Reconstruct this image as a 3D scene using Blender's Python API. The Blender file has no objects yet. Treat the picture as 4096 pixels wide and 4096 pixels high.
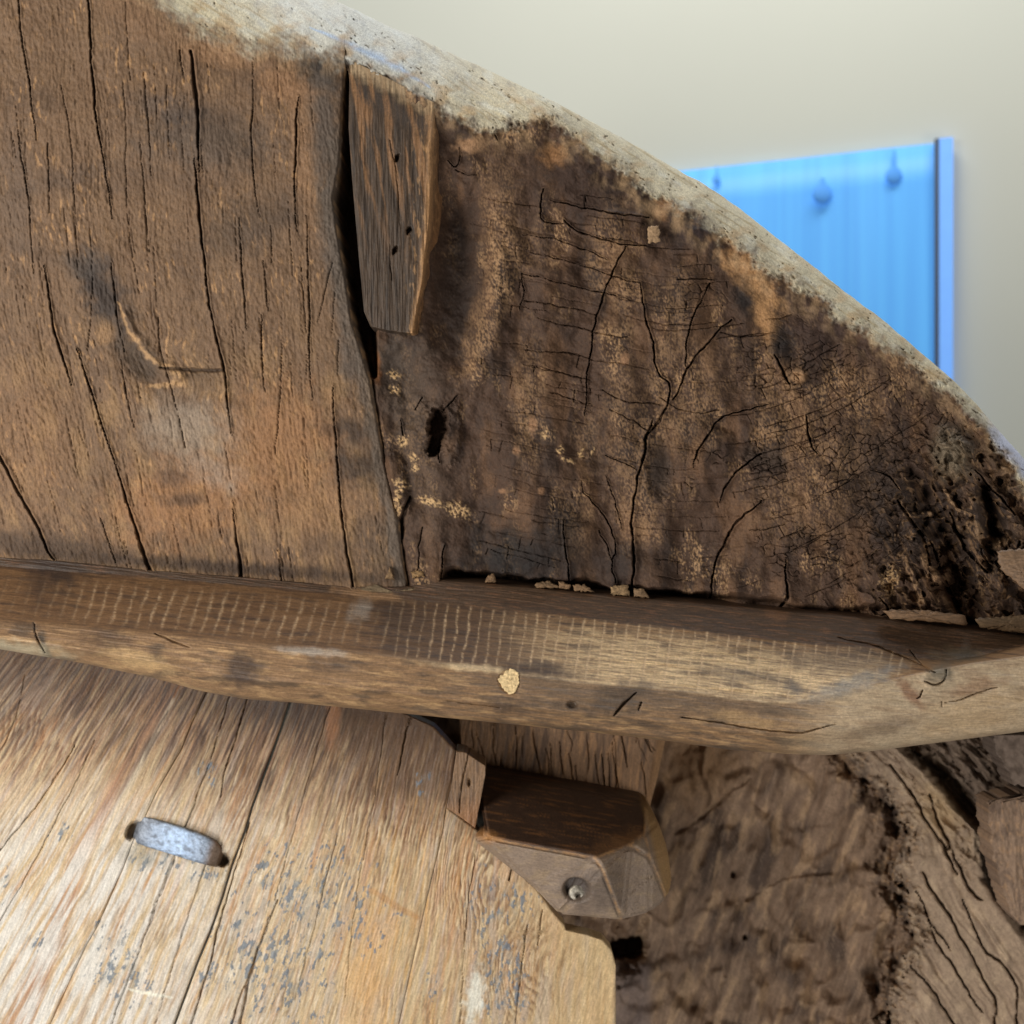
import bpy, math
import numpy as np
from mathutils import Vector

# ------------------------------------------------------------------ camera, light, exposure
S = bpy.context.scene
COL = S.collection
cam = bpy.data.cameras.new("camera"); cam_o = bpy.data.objects.new("camera", cam); COL.objects.link(cam_o)
cam_o.location = (0, 0, 0); cam_o.rotation_euler = (math.radians(90), 0, 0)
cam.sensor_width = 36; cam.lens = 36; cam.clip_end = 60; cam.clip_start = 0.01
cam.dof.use_dof = True; cam.dof.focus_distance = 0.965; cam.dof.aperture_fstop = 4.2
S.camera = cam_o
W = bpy.data.worlds.new("World"); S.world = W; W.use_nodes = True
W.node_tree.nodes["Background"].inputs[0].default_value = (0.86, 0.93, 1.0, 1)
W.node_tree.nodes["Background"].inputs[1].default_value = 0.10
S.view_settings.view_transform = 'Standard'; S.view_settings.look = 'None'
S.view_settings.exposure = 0.0; S.view_settings.gamma = 1.0

def area(name, loc, aim, size, power, col):
    l = bpy.data.lights.new(name, 'AREA'); l.shape = 'RECTANGLE'; l.size, l.size_y = size
    l.energy = power; l.color = col
    o = bpy.data.objects.new(name, l); COL.objects.link(o); o.location = loc
    o.rotation_euler = (Vector(aim) - Vector(loc)).to_track_quat('-Z', 'Y').to_euler()
    return o
area("daylight_front", (-1.55, -0.15, 0.22), (0.0, 1.0, -0.15), (0.9, 1.1), 33, (1.0, 0.965, 0.90))
area("fill_low", (-1.0, -0.5, -1.2), (-0.2, 1.1, -0.45), (0.6, 0.5), 17, (0.97, 0.985, 1.0))  # unseen fill lamp, added for the cool sheen on the board
area("fill_right", (1.3, -0.5, -0.9), (0.3, 1.1, -0.25), (0.9, 0.7), 13, (1.0, 0.96, 0.90))  # unseen fill lamp, added to lift the log and the right side
area("daylight_top", (0.35, 1.35, 2.7), (0.4, 1.6, 0.0), (2.6, 0.9), 66, (0.96, 0.98, 1.0))

# ------------------------------------------------------------------ helpers
F = 1024.0
def unproj(u, v, y):
    return np.stack([(u - 512.0) / F * y, y, (512.0 - v) / F * y], -1)

rng = np.random.RandomState(7)
PERM = np.concatenate([rng.permutation(256)] * 2).astype(np.int64)
ANG = rng.rand(256) * 2 * np.pi
GX, GY = np.cos(ANG), np.sin(ANG)
RA, RB = rng.rand(256), rng.rand(256)
def _h(ix, iy, s):
    return PERM[(ix + PERM[(iy + PERM[s & 255]) & 255]) & 255]
def pn(x, y, s=0):
    x = np.asarray(x, float); y = np.asarray(y, float)
    ix = np.floor(x).astype(np.int64); iy = np.floor(y).astype(np.int64)
    fx = x - ix; fy = y - iy
    wx = fx * fx * fx * (fx * (fx * 6 - 15) + 10); wy = fy * fy * fy * (fy * (fy * 6 - 15) + 10)
    def g(a, b):
        k = _h(ix + a, iy + b, s)
        return GX[k] * (fx - a) + GY[k] * (fy - b)
    a = g(0, 0); b = g(1, 0); c = g(0, 1); d = g(1, 1)
    e = a + wx * (b - a); f = c + wx * (d - c)
    return 1.5 * (e + wy * (f - e))
def fbm(x, y, o=4, s=0, gain=0.5):
    r = 0; a = 1.0; t = 0
    for i in range(o):
        r = r + a * pn(x * 2 ** i, y * 2 ** i, s + i * 7); t += a; a *= gain
    return r / t * 1.3
def ridged(x, y, o=4, s=0, gain=0.55):
    r = 0; a = 1.0; t = 0
    for i in range(o):
        r = r + a * (1 - 2 * np.abs(pn(x * 2 ** i, y * 2 ** i, s + i * 5))); t += a; a *= gain
    return r / t
def worley(x, y, s=0):
    ix = np.floor(x).astype(np.int64); iy = np.floor(y).astype(np.int64)
    f1 = np.full(x.shape, 9.0); f2 = np.full(x.shape, 9.0); cid = np.zeros(x.shape, np.int64)
    for a in (-1, 0, 1):
        for b in (-1, 0, 1):
            k = _h(ix + a, iy + b, s)
            d = (ix + a + RA[k] - x) ** 2 + (iy + b + RB[k] - y) ** 2
            m = d < f1
            f2 = np.where(m, f1, np.minimum(f2, d)); cid = np.where(m, k, cid); f1 = np.where(m, d, f1)
    return np.sqrt(f1), np.sqrt(f2), cid
def ss(a, b, x):
    t = np.clip((x - a) / (b - a), 0, 1); return t * t * (3 - 2 * t)
def lin(r, g, b):
    c = np.array([r, g, b], float) / 255
    return np.where(c <= 0.04045, c / 12.92, ((c + 0.055) / 1.055) ** 2.4)
def mix(c, col, m):
    return c + (np.asarray(col) - c) * np.clip(m, 0, 1)[..., None]
def curve(pts):                      # through points given in the 4096 grid, as v(u) in the 1024 one
    p = np.array(pts, float) / 4
    return lambda u: np.interp(u, p[:, 0], p[:, 1])
def curve_v(pts):                    # u(v)
    p = np.array(pts, float) / 4
    return lambda v: np.interp(v, p[:, 1], p[:, 0])
def smooth_curve(pts, n=9):
    p = np.array(pts, float) / 4
    x = np.linspace(p[0, 0], p[-1, 0], 700); y = np.interp(x, p[:, 0], p[:, 1])
    k = np.hanning(2 * n + 3)[1:-1]; k /= k.sum()
    y = np.convolve(np.pad(y, n, mode='reflect', reflect_type='odd'), k, 'valid')
    return lambda u: np.interp(u, x, y)
def blob(u, v, cx, cy, rx, ry, ang=0, edge=0.5, nz=0.35, sc=12, s=3):
    """soft irregular spot; 4096-grid numbers"""
    cx, cy, rx, ry = cx / 4, cy / 4, rx / 4, ry / 4
    R = max(rx, ry) * 1.9
    out = np.zeros(u.shape)
    m = (np.abs(u - cx) < R) & (np.abs(v - cy) < R)
    if not m.any(): return out
    a = u[m] - cx; b = v[m] - cy; t = math.radians(ang)
    x = (a * math.cos(t) + b * math.sin(t)) / rx; y = (-a * math.sin(t) + b * math.cos(t)) / ry
    d = np.sqrt(x * x + y * y) + nz * fbm(u[m] / sc, v[m] / sc, 4, s)
    out[m] = 1 - ss(1 - edge, 1 + edge * 0.6, d)
    return out
def stroke(u, v, pts, wid, jit=0.0, sub=2.6, seed=0):
    """profile 0..1 (1 on the line) of a polyline; pts 4096-grid, wid list or number in 4096 px (full width)"""
    p = np.array(pts, float) / 4
    w = np.broadcast_to(np.asarray(wid, float), (len(p),)) / 8
    if jit and len(p) > 2:               # round the corners
        for _ in range(2):
            e = np.c_[p, w]; a_ = e[:-1] * .75 + e[1:] * .25; b_ = e[:-1] * .25 + e[1:] * .75
            e = np.r_[e[:1], np.stack([a_, b_], 1).reshape(-1, 3)[1:-1], e[-1:]]; p = e[:, :2]; w = e[:, 2]
    d = np.r_[0, np.cumsum(np.hypot(*np.diff(p, axis=0).T))]
    n = max(2, int(d[-1] / sub)); t = np.linspace(0, d[-1], n)
    x = np.interp(t, d, p[:, 0]); y = np.interp(t, d, p[:, 1]); w = np.interp(t, d, w)
    if jit:
        k = int(abs(p[0, 0] * 13 + p[0, 1] * 7)) % 199
        nx_ = np.gradient(y); ny_ = -np.gradient(x); nn_ = np.hypot(nx_, ny_) + 1e-9
        off = jit * (3.2 * pn(t / 22, t * 0 + 3.3, k) + 1.9 * pn(t / 8, t * 0 + 1.7, k + 1) + 0.9 * pn(t / 3.1, t * 0 + .4, k + 2))
        off = off * np.minimum(1, np.minimum(t, d[-1] - t) / 6 + .15)
        x = x + nx_ / nn_ * off; y = y + ny_ / nn_ * off
        w = w * (1 + 0.45 * pn(t / 9, t * 0 + 9.2, k + 3))
    out = np.zeros(u.shape)
    box = (u > x.min() - w.max() - 1) & (u < x.max() + w.max() + 1) & (v > y.min() - w.max() - 1) & (v < y.max() + w.max() + 1)
    idx = np.nonzero(box.ravel())[0]
    if not len(idx): return out
    uu = u.ravel()[idx]; vv = v.ravel()[idx]; oo = np.zeros(len(idx))
    for i in range(n - 1):
        mw = max(w[i], w[i + 1])
        k = np.nonzero((uu > min(x[i], x[i + 1]) - mw) & (uu < max(x[i], x[i + 1]) + mw) & (vv > min(y[i], y[i + 1]) - mw) & (vv < max(y[i], y[i + 1]) + mw))[0]
        if not len(k): continue
        dx, dy = x[i + 1] - x[i], y[i + 1] - y[i]; L = dx * dx + dy * dy + 1e-9
        q = np.clip(((uu[k] - x[i]) * dx + (vv[k] - y[i]) * dy) / L, 0, 1)
        dd = np.hypot(uu[k] - x[i] - q * dx, vv[k] - y[i] - q * dy)
        ww = np.maximum(w[i] + q * (w[i + 1] - w[i]), 0.12)
        oo[k] = np.maximum(oo[k], np.clip(1 - dd / ww, 0, 1))
    out.ravel()[idx] = oo
    return out

def grid_faces(nr, nc):
    i = np.arange(nr * nc).reshape(nr, nc)
    return np.stack([i[:-1, :-1], i[1:, :-1], i[1:, 1:], i[:-1, 1:]], -1).reshape(-1, 4)
def link_mesh(name, co, faces, mat, parent=None, tint=None, smooth=True, sharp=None):
    me = bpy.data.meshes.new(name)
    co = np.asarray(co, np.float32); faces = np.asarray(faces, np.int32)
    me.vertices.add(len(co)); me.vertices.foreach_set("co", co.ravel())
    me.loops.add(faces.size); me.loops.foreach_set("vertex_index", faces.ravel())
    k = faces.shape[1]
    me.polygons.add(len(faces)); me.polygons.foreach_set("loop_start", np.arange(0, faces.size, k, dtype=np.int32))
    me.update(calc_edges=True)
    me.polygons.foreach_set("use_smooth", np.full(len(faces), smooth))
    if tint is not None:
        a = me.color_attributes.new("tint", 'FLOAT_COLOR', 'POINT')
        t = np.ones((len(co), 4), np.float32); t[:, :3] = np.clip(tint, 0.002, 1)
        a.data.foreach_set("color", t.ravel())
    me.materials.append(mat)
    o = bpy.data.objects.new(name, me); COL.objects.link(o)
    if parent: o.parent = parent
    return o
def sheet(name, pos, tint, mat, parent=None, back=0.04, sides="LRTB", sink=(0, 0)):
    """grid of positions (rows, cols, 3) closed behind: the rim is carried back along +Y and capped"""
    nr, nc = pos.shape[:2]
    co = pos.reshape(-1, 3); f = grid_faces(nr, nc); t = tint.reshape(-1, 3)
    idx = np.arange(nr * nc).reshape(nr, nc)
    ring = np.r_[idx[0, :], idx[1:, -1], idx[-1, -2::-1], idx[-2:0:-1, 0]]
    yb = co[:, 1].max() + back
    b = co[ring].copy(); mid = b.copy(); mid[:, 1] += 0.003; b[:, 1] = yb
    cen = b.mean(0)[None]
    n0 = len(co); m = len(ring)
    co = np.r_[co, mid, b, cen]; t = np.r_[t, t[ring], t[ring], t[ring].mean(0)[None]]
    j = np.arange(m); k = (j + 1) % m
    f = np.r_[f, np.stack([ring[j], ring[k], n0 + k, n0 + j], -1), np.stack([n0 + j, n0 + k, n0 + m + k, n0 + m + j], -1)]
    o = link_mesh(name, co, f, mat, parent, t)
    return o
def patch(L, R, T, B, nc, nr, it=6, f0=0.0, f1=0.0, npad=70):
    """u,v arrays of a curvilinear patch; L,R: u(v); T,B: v(u); f0, f1: shares of the width outside the picture, meshed coarsely"""
    s = np.linspace(f0, 1 - f1, nc)
    if f0: s = np.r_[np.linspace(0, f0, npad + 1)[:-1], s]
    if f1: s = np.r_[s, np.linspace(1 - f1, 1, npad + 1)[1:]]
    s = s[None, :]; nc = s.shape[1]; t = np.linspace(0, 1, nr)[:, None]
    u = np.broadcast_to(L(np.array(300.)) + s * (R(np.array(300.)) - L(np.array(300.))), (nr, nc)).copy(); v = None
    for _ in range(it):
        tt = T(u); v = tt + t * (B(u) - tt)
        l = L(v); u = l + s * (R(v) - l)
    return u, v

def thing(name, label, cat, loc, group=None):
    o = bpy.data.objects.new(name, None); COL.objects.link(o); o.location = loc; o.empty_display_size = 0.05
    o["label"] = label; o["category"] = cat
    if group: o["group"] = group
    return o
def child(o, parent):
    o.parent = parent; o.location = tuple(-c for c in parent.location) if parent.type == 'EMPTY' else (0, 0, 0)
    return o

def wood(name, rough=0.6, spec=0.35, gscale=(900, 900, 90), bump=0.25, var=0.35, rot=0.0, speck=0.0):
    """tint attribute varied by fibre and pore noise that lives on the object"""
    m = bpy.data.materials.new(name); m.use_nodes = True
    n = m.node_tree.nodes; l = m.node_tree.links; b = n["Principled BSDF"]
    a = n.new("ShaderNodeAttribute"); a.attribute_name = "tint"
    tc = n.new("ShaderNodeTexCoord"); mp = n.new("ShaderNodeMapping"); l.new(tc.outputs["Object"], mp.inputs[0])
    mp.inputs["Rotation"].default_value = (0, rot, 0)
    m2 = n.new("ShaderNodeMapping"); l.new(mp.outputs[0], m2.inputs[0]); m2.inputs["Scale"].default_value = gscale
    t1 = n.new("ShaderNodeTexNoise"); t1.inputs["Scale"].default_value = 1.0; t1.inputs["Detail"].default_value = 4; t1.inputs["Roughness"].default_value = 0.65
    t1.inputs["Distortion"].default_value = 0.3
    l.new(m2.outputs[0], t1.inputs["Vector"])
    t2 = n.new("ShaderNodeTexNoise"); t2.inputs["Scale"].default_value = 420; t2.inputs["Detail"].default_value = 3; t2.inputs["Roughness"].default_value = 0.7
    l.new(tc.outputs["Object"], t2.inputs["Vector"])
    mr = n.new("ShaderNodeMapRange"); mr.inputs["From Min"].default_value = 0.28; mr.inputs["From Max"].default_value = 0.72
    mr.inputs["To Min"].default_value = 1 - var; mr.inputs["To Max"].default_value = 1 + var; l.new(t1.outputs["Fac"], mr.inputs["Value"])
    mr2 = n.new("ShaderNodeMapRange"); mr2.inputs["From Min"].default_value = 0.3; mr2.inputs["From Max"].default_value = 0.7
    mr2.inputs["To Min"].default_value = 1 - var * 0.7; mr2.inputs["To Max"].default_value = 1 + var * 0.7; l.new(t2.outputs["Fac"], mr2.inputs["Value"])
    mu = n.new("ShaderNodeMath"); mu.operation = 'MULTIPLY'; l.new(mr.outputs[0], mu.inputs[0]); l.new(mr2.outputs[0], mu.inputs[1])
    vm = n.new("ShaderNodeVectorMath"); vm.operation = 'SCALE'; l.new(a.outputs["Color"], vm.inputs[0]); l.new(mu.outputs[0], vm.inputs["Scale"])
    l.new(vm.outputs[0], b.inputs["Base Color"])
    ad = n.new("ShaderNodeMath"); ad.operation = 'ADD'; l.new(t1.outputs["Fac"], ad.inputs[0]); l.new(t2.outputs["Fac"], ad.inputs[1])
    bp = n.new("ShaderNodeBump"); bp.inputs["Strength"].default_value = bump; bp.inputs["Distance"].default_value = 0.0012
    l.new(ad.outputs[0], bp.inputs["Height"]); l.new(bp.outputs[0], b.inputs["Normal"])
    rr = n.new("ShaderNodeMapRange"); rr.inputs["To Min"].default_value = rough - 0.1; rr.inputs["To Max"].default_value = rough + 0.12; l.new(t2.outputs["Fac"], rr.inputs["Value"])
    l.new(rr.outputs[0], b.inputs["Roughness"])
    b.inputs["Specular IOR Level"].default_value = spec
    return m
def plain(name, col, rough=0.6, metal=0.0, noise=0.0, nscale=40, bump=0.0, stretch=None):
    m = bpy.data.materials.new(name); m.use_nodes = True
    n = m.node_tree.nodes; l = m.node_tree.links; b = n["Principled BSDF"]
    b.inputs["Roughness"].default_value = rough; b.inputs["Metallic"].default_value = metal
    tc = n.new("ShaderNodeTexCoord"); t = n.new("ShaderNodeTexNoise"); t.inputs["Scale"].default_value = nscale; t.inputs["Detail"].default_value = 5
    if stretch:
        mp = n.new("ShaderNodeMapping"); mp.inputs["Scale"].default_value = stretch; l.new(tc.outputs["Object"], mp.inputs[0]); l.new(mp.outputs[0], t.inputs["Vector"])
    else: l.new(tc.outputs["Object"], t.inputs["Vector"])
    cr = n.new("ShaderNodeValToRGB"); c = np.array(col)
    cr.color_ramp.elements[0].position = 0.3; cr.color_ramp.elements[1].position = 0.7
    cr.color_ramp.elements[0].color = (*(c * (1 - noise)), 1); cr.color_ramp.elements[1].color = (*np.minimum(c * (1 + noise), 1), 1)
    l.new(t.outputs["Fac"], cr.inputs[0]); l.new(cr.outputs[0], b.inputs["Base Color"])
    if bump:
        bp = n.new("ShaderNodeBump"); bp.inputs["Strength"].default_value = bump; bp.inputs["Distance"].default_value = 0.002
        l.new(t.outputs["Fac"], bp.inputs["Height"]); l.new(bp.outputs[0], b.inputs["Normal"])
    return m

# ------------------------------------------------------------------ the room behind: wall and blue panel
def wall_y(x): return 2.36 + 0.35 * (0.99 - x)
wm = plain("plaster", (0.70, 0.695, 0.59), 0.9, noise=0.015, nscale=2.0)
xs = np.linspace(-3.2, 3.2, 9); zs = np.linspace(-2.2, 2.6, 7)
X, Z = np.meshgrid(xs, zs)
wall = link_mesh("wall", np.stack([X, wall_y(X), Z], -1).reshape(-1, 3), grid_faces(7, 9)[:, ::-1], wm)
wall["kind"] = "structure"; wall["label"] = "plain beige plaster wall behind the wheel"

def on_panel(u, v, d=0.0):           # point of the wall plane (d in front of it) seen at u,v
    k = (u - 512) / F
    y = (2.36 + 0.35 * 0.99 - d) / (1 + 0.35 * k)
    return np.array([k * y, y, (512 - v) / F * y])
panel = thing("wall_panel", "bright blue panel with a dark vertical seam on the beige wall behind the wheel", "panel", on_panel(950., 380., 0.02))
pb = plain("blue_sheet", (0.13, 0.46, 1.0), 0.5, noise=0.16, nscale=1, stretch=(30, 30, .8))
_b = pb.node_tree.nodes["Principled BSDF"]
_b.inputs["Emission Color"].default_value = (0.11, 0.44, 1.0, 1); _b.inputs["Emission Strength"].default_value = 0.32  # glow added so the sheet looks lit from behind
A = on_panel(640., 176.5, 0.02); Bp = on_panel(938., 143.5, 0.02)
nx = 260; s = np.linspace(0, 1, nx); zt = A[2] + 0 * s; zt = np.interp(s, [0, 1], [Bp[2], Bp[2]])
zb = -0.1
px = A[0] + (Bp[0] - A[0]) * s; py = A[1] + (Bp[1] - A[1]) * s
fold = 0.010 * pn(s * 4.3, s * 0, 3) + 0.0022 * pn(s * 13, s * 0, 9)
rows = []
for t in np.linspace(0, 1, 12):
    rows.append(np.stack([px, py + fold * min(1, t * 4 + 0.2) - 0.004, zt + (zb - zt) * t], -1))
rows = np.array(rows)
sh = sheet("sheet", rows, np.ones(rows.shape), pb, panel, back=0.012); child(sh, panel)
def bar(name, u0, u1, v0, v1, d0, mat, parent, thick=0.015):
    a0 = on_panel(u0, v0, d0); a1 = on_panel(u1, v0, d0); zlo = -0.1; ztop = Bp[2] + 0.004
    dirn = np.array([0.35, 1, 0]) / 1.06 * thick
    c = [(a0[0], a0[1], ztop), (a1[0], a1[1], ztop), (a1[0], a1[1], zlo), (a0[0], a0[1], zlo)]
    co = np.array(c + [tuple(np.array(p) + dirn) for p in c])
    f = [(0, 3, 2, 1), (4, 5, 6, 7), (0, 1, 5, 4), (1, 2, 6, 5), (2, 3, 7, 6), (3, 0, 4, 7)]
    o = link_mesh(name, co, f, mat, None, smooth=False); child(o, parent); return o
bar("seam", 934.6, 939.0, 143, 400, 0.045, plain("seam_dark", (0.09, 0.12, 0.17), 0.7), panel)
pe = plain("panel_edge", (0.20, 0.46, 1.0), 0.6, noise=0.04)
_b = pe.node_tree.nodes["Principled BSDF"]; _b.inputs["Emission Color"].default_value = (0.18, 0.42, 1.0, 1); _b.inputs["Emission Strength"].default_value = 0.45  # added glow lightens the strip, which is no lamp
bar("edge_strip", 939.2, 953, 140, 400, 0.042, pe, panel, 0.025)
hm = plain("hook_blue", (0.11, 0.38, 0.9), 0.8); _b = hm.node_tree.nodes["Principled BSDF"]; _b.inputs["Emission Color"].default_value = (0.11, 0.40, 0.95, 1); _b.inputs["Emission Strength"].default_value = 0.2  # hooks get an added glow to lighten them
for (hu, hv, hr, tail) in ((894, 176, 8.5, 26), (822.5, 194, 10, 16), (716.5, 180, 4, 14)):
    c = on_panel(float(hu), float(hv), 0.032); r = hr / F * c[1]
    prof = [(0.0, -1.05), (0.55, -0.9), (0.95, -0.35), (1.0, 0.1), (0.75, 0.7), (0.35, 1.1), (0.24, 1.3), (0.2, tail / hr), (0.0, tail / hr + .05)]
    n = 14; co = []; f = []
    for (pr, ph) in prof:
        for k in range(n):
            an = 2 * math.pi * k / n
            co.append((c[0] + r * pr * math.cos(an), c[1] + 0.35 * r * pr * math.sin(an), c[2] + r * ph))
    for i in range(len(prof) - 1):
        for k in range(n):
            f.append((i * n + k, i * n + (k + 1) % n, (i + 1) * n + (k + 1) % n, (i + 1) * n + k))
    child(link_mesh("hook", np.array(co), f, hm), panel)

# ------------------------------------------------------------------ wheel: outline curves
SIL = smooth_curve([(-200, -560), (600, -260), (1100, -85), (1336, 0), (1474, 65), (1568, 112), (1648, 140), (1764, 194), (1916, 264), (1996, 301), (2140, 370), (2242, 420),
       (2336, 471), (2459, 536), (2590, 609), (2700, 675), (2812, 733), (2950, 827), (3087, 936), (3232, 1048), (3392, 1177), (3529, 1277),
       (3638, 1371), (3739, 1458), (3812, 1519), (3913, 1624), (4000, 1728), (4051, 1785), (4096, 1835), (4260, 2060), (4400, 2340), (4470, 2540), (4500, 2700)], 5)
INN = smooth_curve([(-200, -420), (300, -160), (616, 10), (760, 130), (1029, 212), (1196, 225), (1377, 250), (1560, 340), (1764, 449), (1930, 548), (2060, 545), (2170, 530), (2264, 572),
       (2387, 674), (2532, 783), (2604, 850), (2805, 950), (2986, 1088), (3102, 1175), (3203, 1200), (3319, 1277), (3421, 1342), (3602, 1451),
       (3674, 1520), (3805, 1600), (3928, 1736), (4000, 1830), (4058, 1917), (4096, 2004), (4260, 2240), (4400, 2480), (4500, 2760)], 4)
SLABB = curve([(-100, 2215), (0, 2222), (217, 2235), (464, 2253), (601, 2275), (964, 2303), (1130, 2322), (1400, 2343), (1633, 2335), (1764, 2310), (1952, 2324), (2278, 2356),
       (2532, 2382), (2700, 2392), (3124, 2428), (3200, 2450), (3312, 2463), (3529, 2457), (3600, 2445), (3855, 2504), (4096, 2535), (4300, 2560)])
JOINT = [(1310, -400), (1380, 0), (1378, 200), (1380, 312), (1372, 435), (1362, 652), (1335, 790), (1351, 927), (1387, 1123), (1412, 1290), (1445, 1394), (1485, 1525), (1499, 1612), (1517, 1706),
       (1532, 1793), (1550, 1894), (1575, 1996), (1597, 2083), (1604, 2162), (1619, 2264), (1632, 2335), (1640, 2500)]
Jv = curve_v(JOINT)

wheel = thing("wooden_wheel", "huge solid wooden wheel of dark cracked planks with pale worn rim and thick batten", "wheel", (0.0, 1.0, -0.1))
MW1 = wood("brown_plank_wood", 0.64, 0.28, (900, 900, 150), 0.4, 0.26)
MW2 = wood("charred_cracked_wood", 0.68, 0.25, (900, 900, 260), 0.35, 0.30)

def rim_depth(u, v, inn, sil):
    w = np.maximum(inn - sil, 18) * 1.05
    d = np.clip((v - sil) / w, 0, 1)
    R = np.clip(w * 0.95, 20, 95)
    return R * (1 - np.sqrt(np.clip(1 - (1 - d) ** 2, 0, 1))), d
def rim_paint(u, v, c, h, edge):
    """pale weathered wood of the rim, where m is near 1"""
    inn = INN(u) - 6 * ss(430, 560, u) - 7 * ss(560, 640, u) * (1 - ss(740, 820, u)) + 3 * ss(800, 860, u) - 3 + 13 * fbm(u / 22, v / 22, 4, 31) + 5 * fbm(u / 5, v / 5, 3, 33)
    m = 1 - ss(-edge, edge * 0.6, v - inn + (4 if edge > 12 else 2.2) * fbm(u / 4, v / 4, 3, 35))
    pre = ss(-2, 26, INN(u) + 22 - v) * (1 - m) * ss(-.3, .4, fbm(u / 14, v / 20, 4, 37))
    c = mix(c, lin(172, 140, 104), pre * .6)
    # along/across the rim
    a = u * 0.84 + v * 0.54; b = -u * 0.54 + v * 0.84
    g = fbm(a / 46, b / 3.2, 4, 41)
    pale = mix(np.broadcast_to(lin(204, 193, 164), c.shape), lin(172, 153, 116), ss(0.05, 0.55, g) * .8)
    pale = mix(pale, lin(212, 207, 188), ss(0.1, 0.55, fbm(a / 26, b / 9, 4, 47)) * 0.75)
    pale = mix(pale, lin(150, 138, 120), ss(0.2, 0.6, fbm(u / 9, v / 9, 4, 51)) * 0.5)
    cool = blob(u, v, 1420, 150, 460, 200, 25, 0.8, 0.3, 20)  # cool light on the upper rim, painted bluish white
    pale = mix(pale, lin(214, 222, 226), cool * 0.5)
    pale = mix(pale, lin(176, 204, 240), stroke(u, v, [(1240, 110), (1420, 190), (1560, 250), (1720, 350)], [10, 40, 50, 12], .3) * .7)  # blue glint along the rim, painted into the colour
    pale = mix(pale, lin(190, 200, 232), blob(u, v, 4050, 1800, 150, 50, 52, 0.6) * 0.7)  # painted blue glint at the right end of the rim
    # grey dirty fringe near the inner boundary, then a warm half-bleached zone
    fr = ss(-24, -2, v - inn) * (0.45 + 0.8 * fbm(u / 12, v / 12, 4, 55))
    pale = mix(pale, lin(122, 110, 98), fr * 0.85)
    pale = mix(pale, lin(182, 152, 112), ss(.0, .5, fbm(u / 24, v / 16, 3, 57)) * ss(-60, -10, v - inn) * .6)
    pit = ss(0.36, 0.56, fbm(a / 4.5, b / 2.6, 3, 61)) * ss(0.05, 0.4, fbm(a / 34, b / 9, 3, 67))
    pale = mix(pale, lin(92, 80, 66), pit * 0.75)
    pit2 = ss(.18, .4, fbm(u / 2.6, v / 2.6, 3, 63)) * ss(-17, -6, v - inn) * (1 - ss(0, 5, v - inn)) * ss(-.15, .3, fbm(u / 24, v / 24, 3, 69)) * ss(400, 520, u)
    pale = mix(pale, lin(66, 56, 48), pit2 * .85); h = h - 2.0 * pit2
    c = mix(c, pale, m)
    h = h * (1 - m) + m * (1.1 * fbm(a / 34, b / 5, 4, 71) - 2.4 * pit + 2.5 * fbm(u / 40, v / 40, 3, 73))
    return c, h, m

# ---- left plank
u, v = patch(lambda v: -260 + 0 * v, lambda v: Jv(v) + 0.8 * pn(v / 9, v * 0, 5), lambda u: np.maximum(SIL(u), -14 + 0 * u), lambda u: SLABB(u) + 6, 400, 620, f0=.38)
inn = INN(u); sil = SIL(u)
lean = 0.05 + 0.30 * ss(150, 620, v) * (1 - ss(60, 420, u)) + 0.05 * ss(300, 600, v)
lean_int = 0.05 * v + 0.30 * (1 - ss(40, 420, u)) * np.where(v > 150, (v - 150) ** 2 / (2 * 470), 0) + 0.05 * np.where(v > 300, (v - 300) ** 2 / 600, 0)
g = u - lean_int
kn = blob(u, v, 780, 1500, 260, 160, 20, 0.9, 0.2, 30)
g2 = g + 5 * fbm(u / 60, v / 90, 3, 1) + 6 * kn * np.sin(v / 9)
fine = fbm(g2 / 2.4, v / 26, 3, 11); mid = fbm(g2 / 9, v / 85, 3, 13); big = fbm(u / 95, v / 95, 4, 17)
lump = fbm(u / 6, v / 7, 3, 19)
wrk = fbm(g2 / 3.0, v / 5.5, 3, 21)
h = 0.55 * fine + 0.5 * mid + 5 * big + 0.7 * wrk + 0.6 * lump * (0.4 + ss(-0.2, 0.4, fbm(u / 60, v / 60, 2, 23)))
c = np.broadcast_to(lin(118, 92, 69), u.shape + (3,)).copy()
c = mix(c, lin(104, 78, 56), ss(-0.1, 0.5, mid) * 0.35)
c = mix(c, lin(150, 118, 82), ss(-0.15, 0.5, fbm(g2 / 20, v / 50, 4, 29)) * (0.10 + 0.55 * ss(280, 430, v)))  # includes the golden sheen of the lower plank, painted in
c = mix(c, lin(98, 77, 60), ss(0.05, 0.55, fbm(u / 55, v / 40, 5, 37)) * 0.55)
c = mix(c, lin(190, 146, 100), ss(0.22, 0.5, fbm(g2 / 4, v / 14, 3, 43)) * ss(-0.1, 0.4, fbm(u / 50, v / 50, 3, 45)) * 0.6)
c = mix(c, lin(70, 55, 44), ss(0.25, 0.6, fine) * 0.22)
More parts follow.
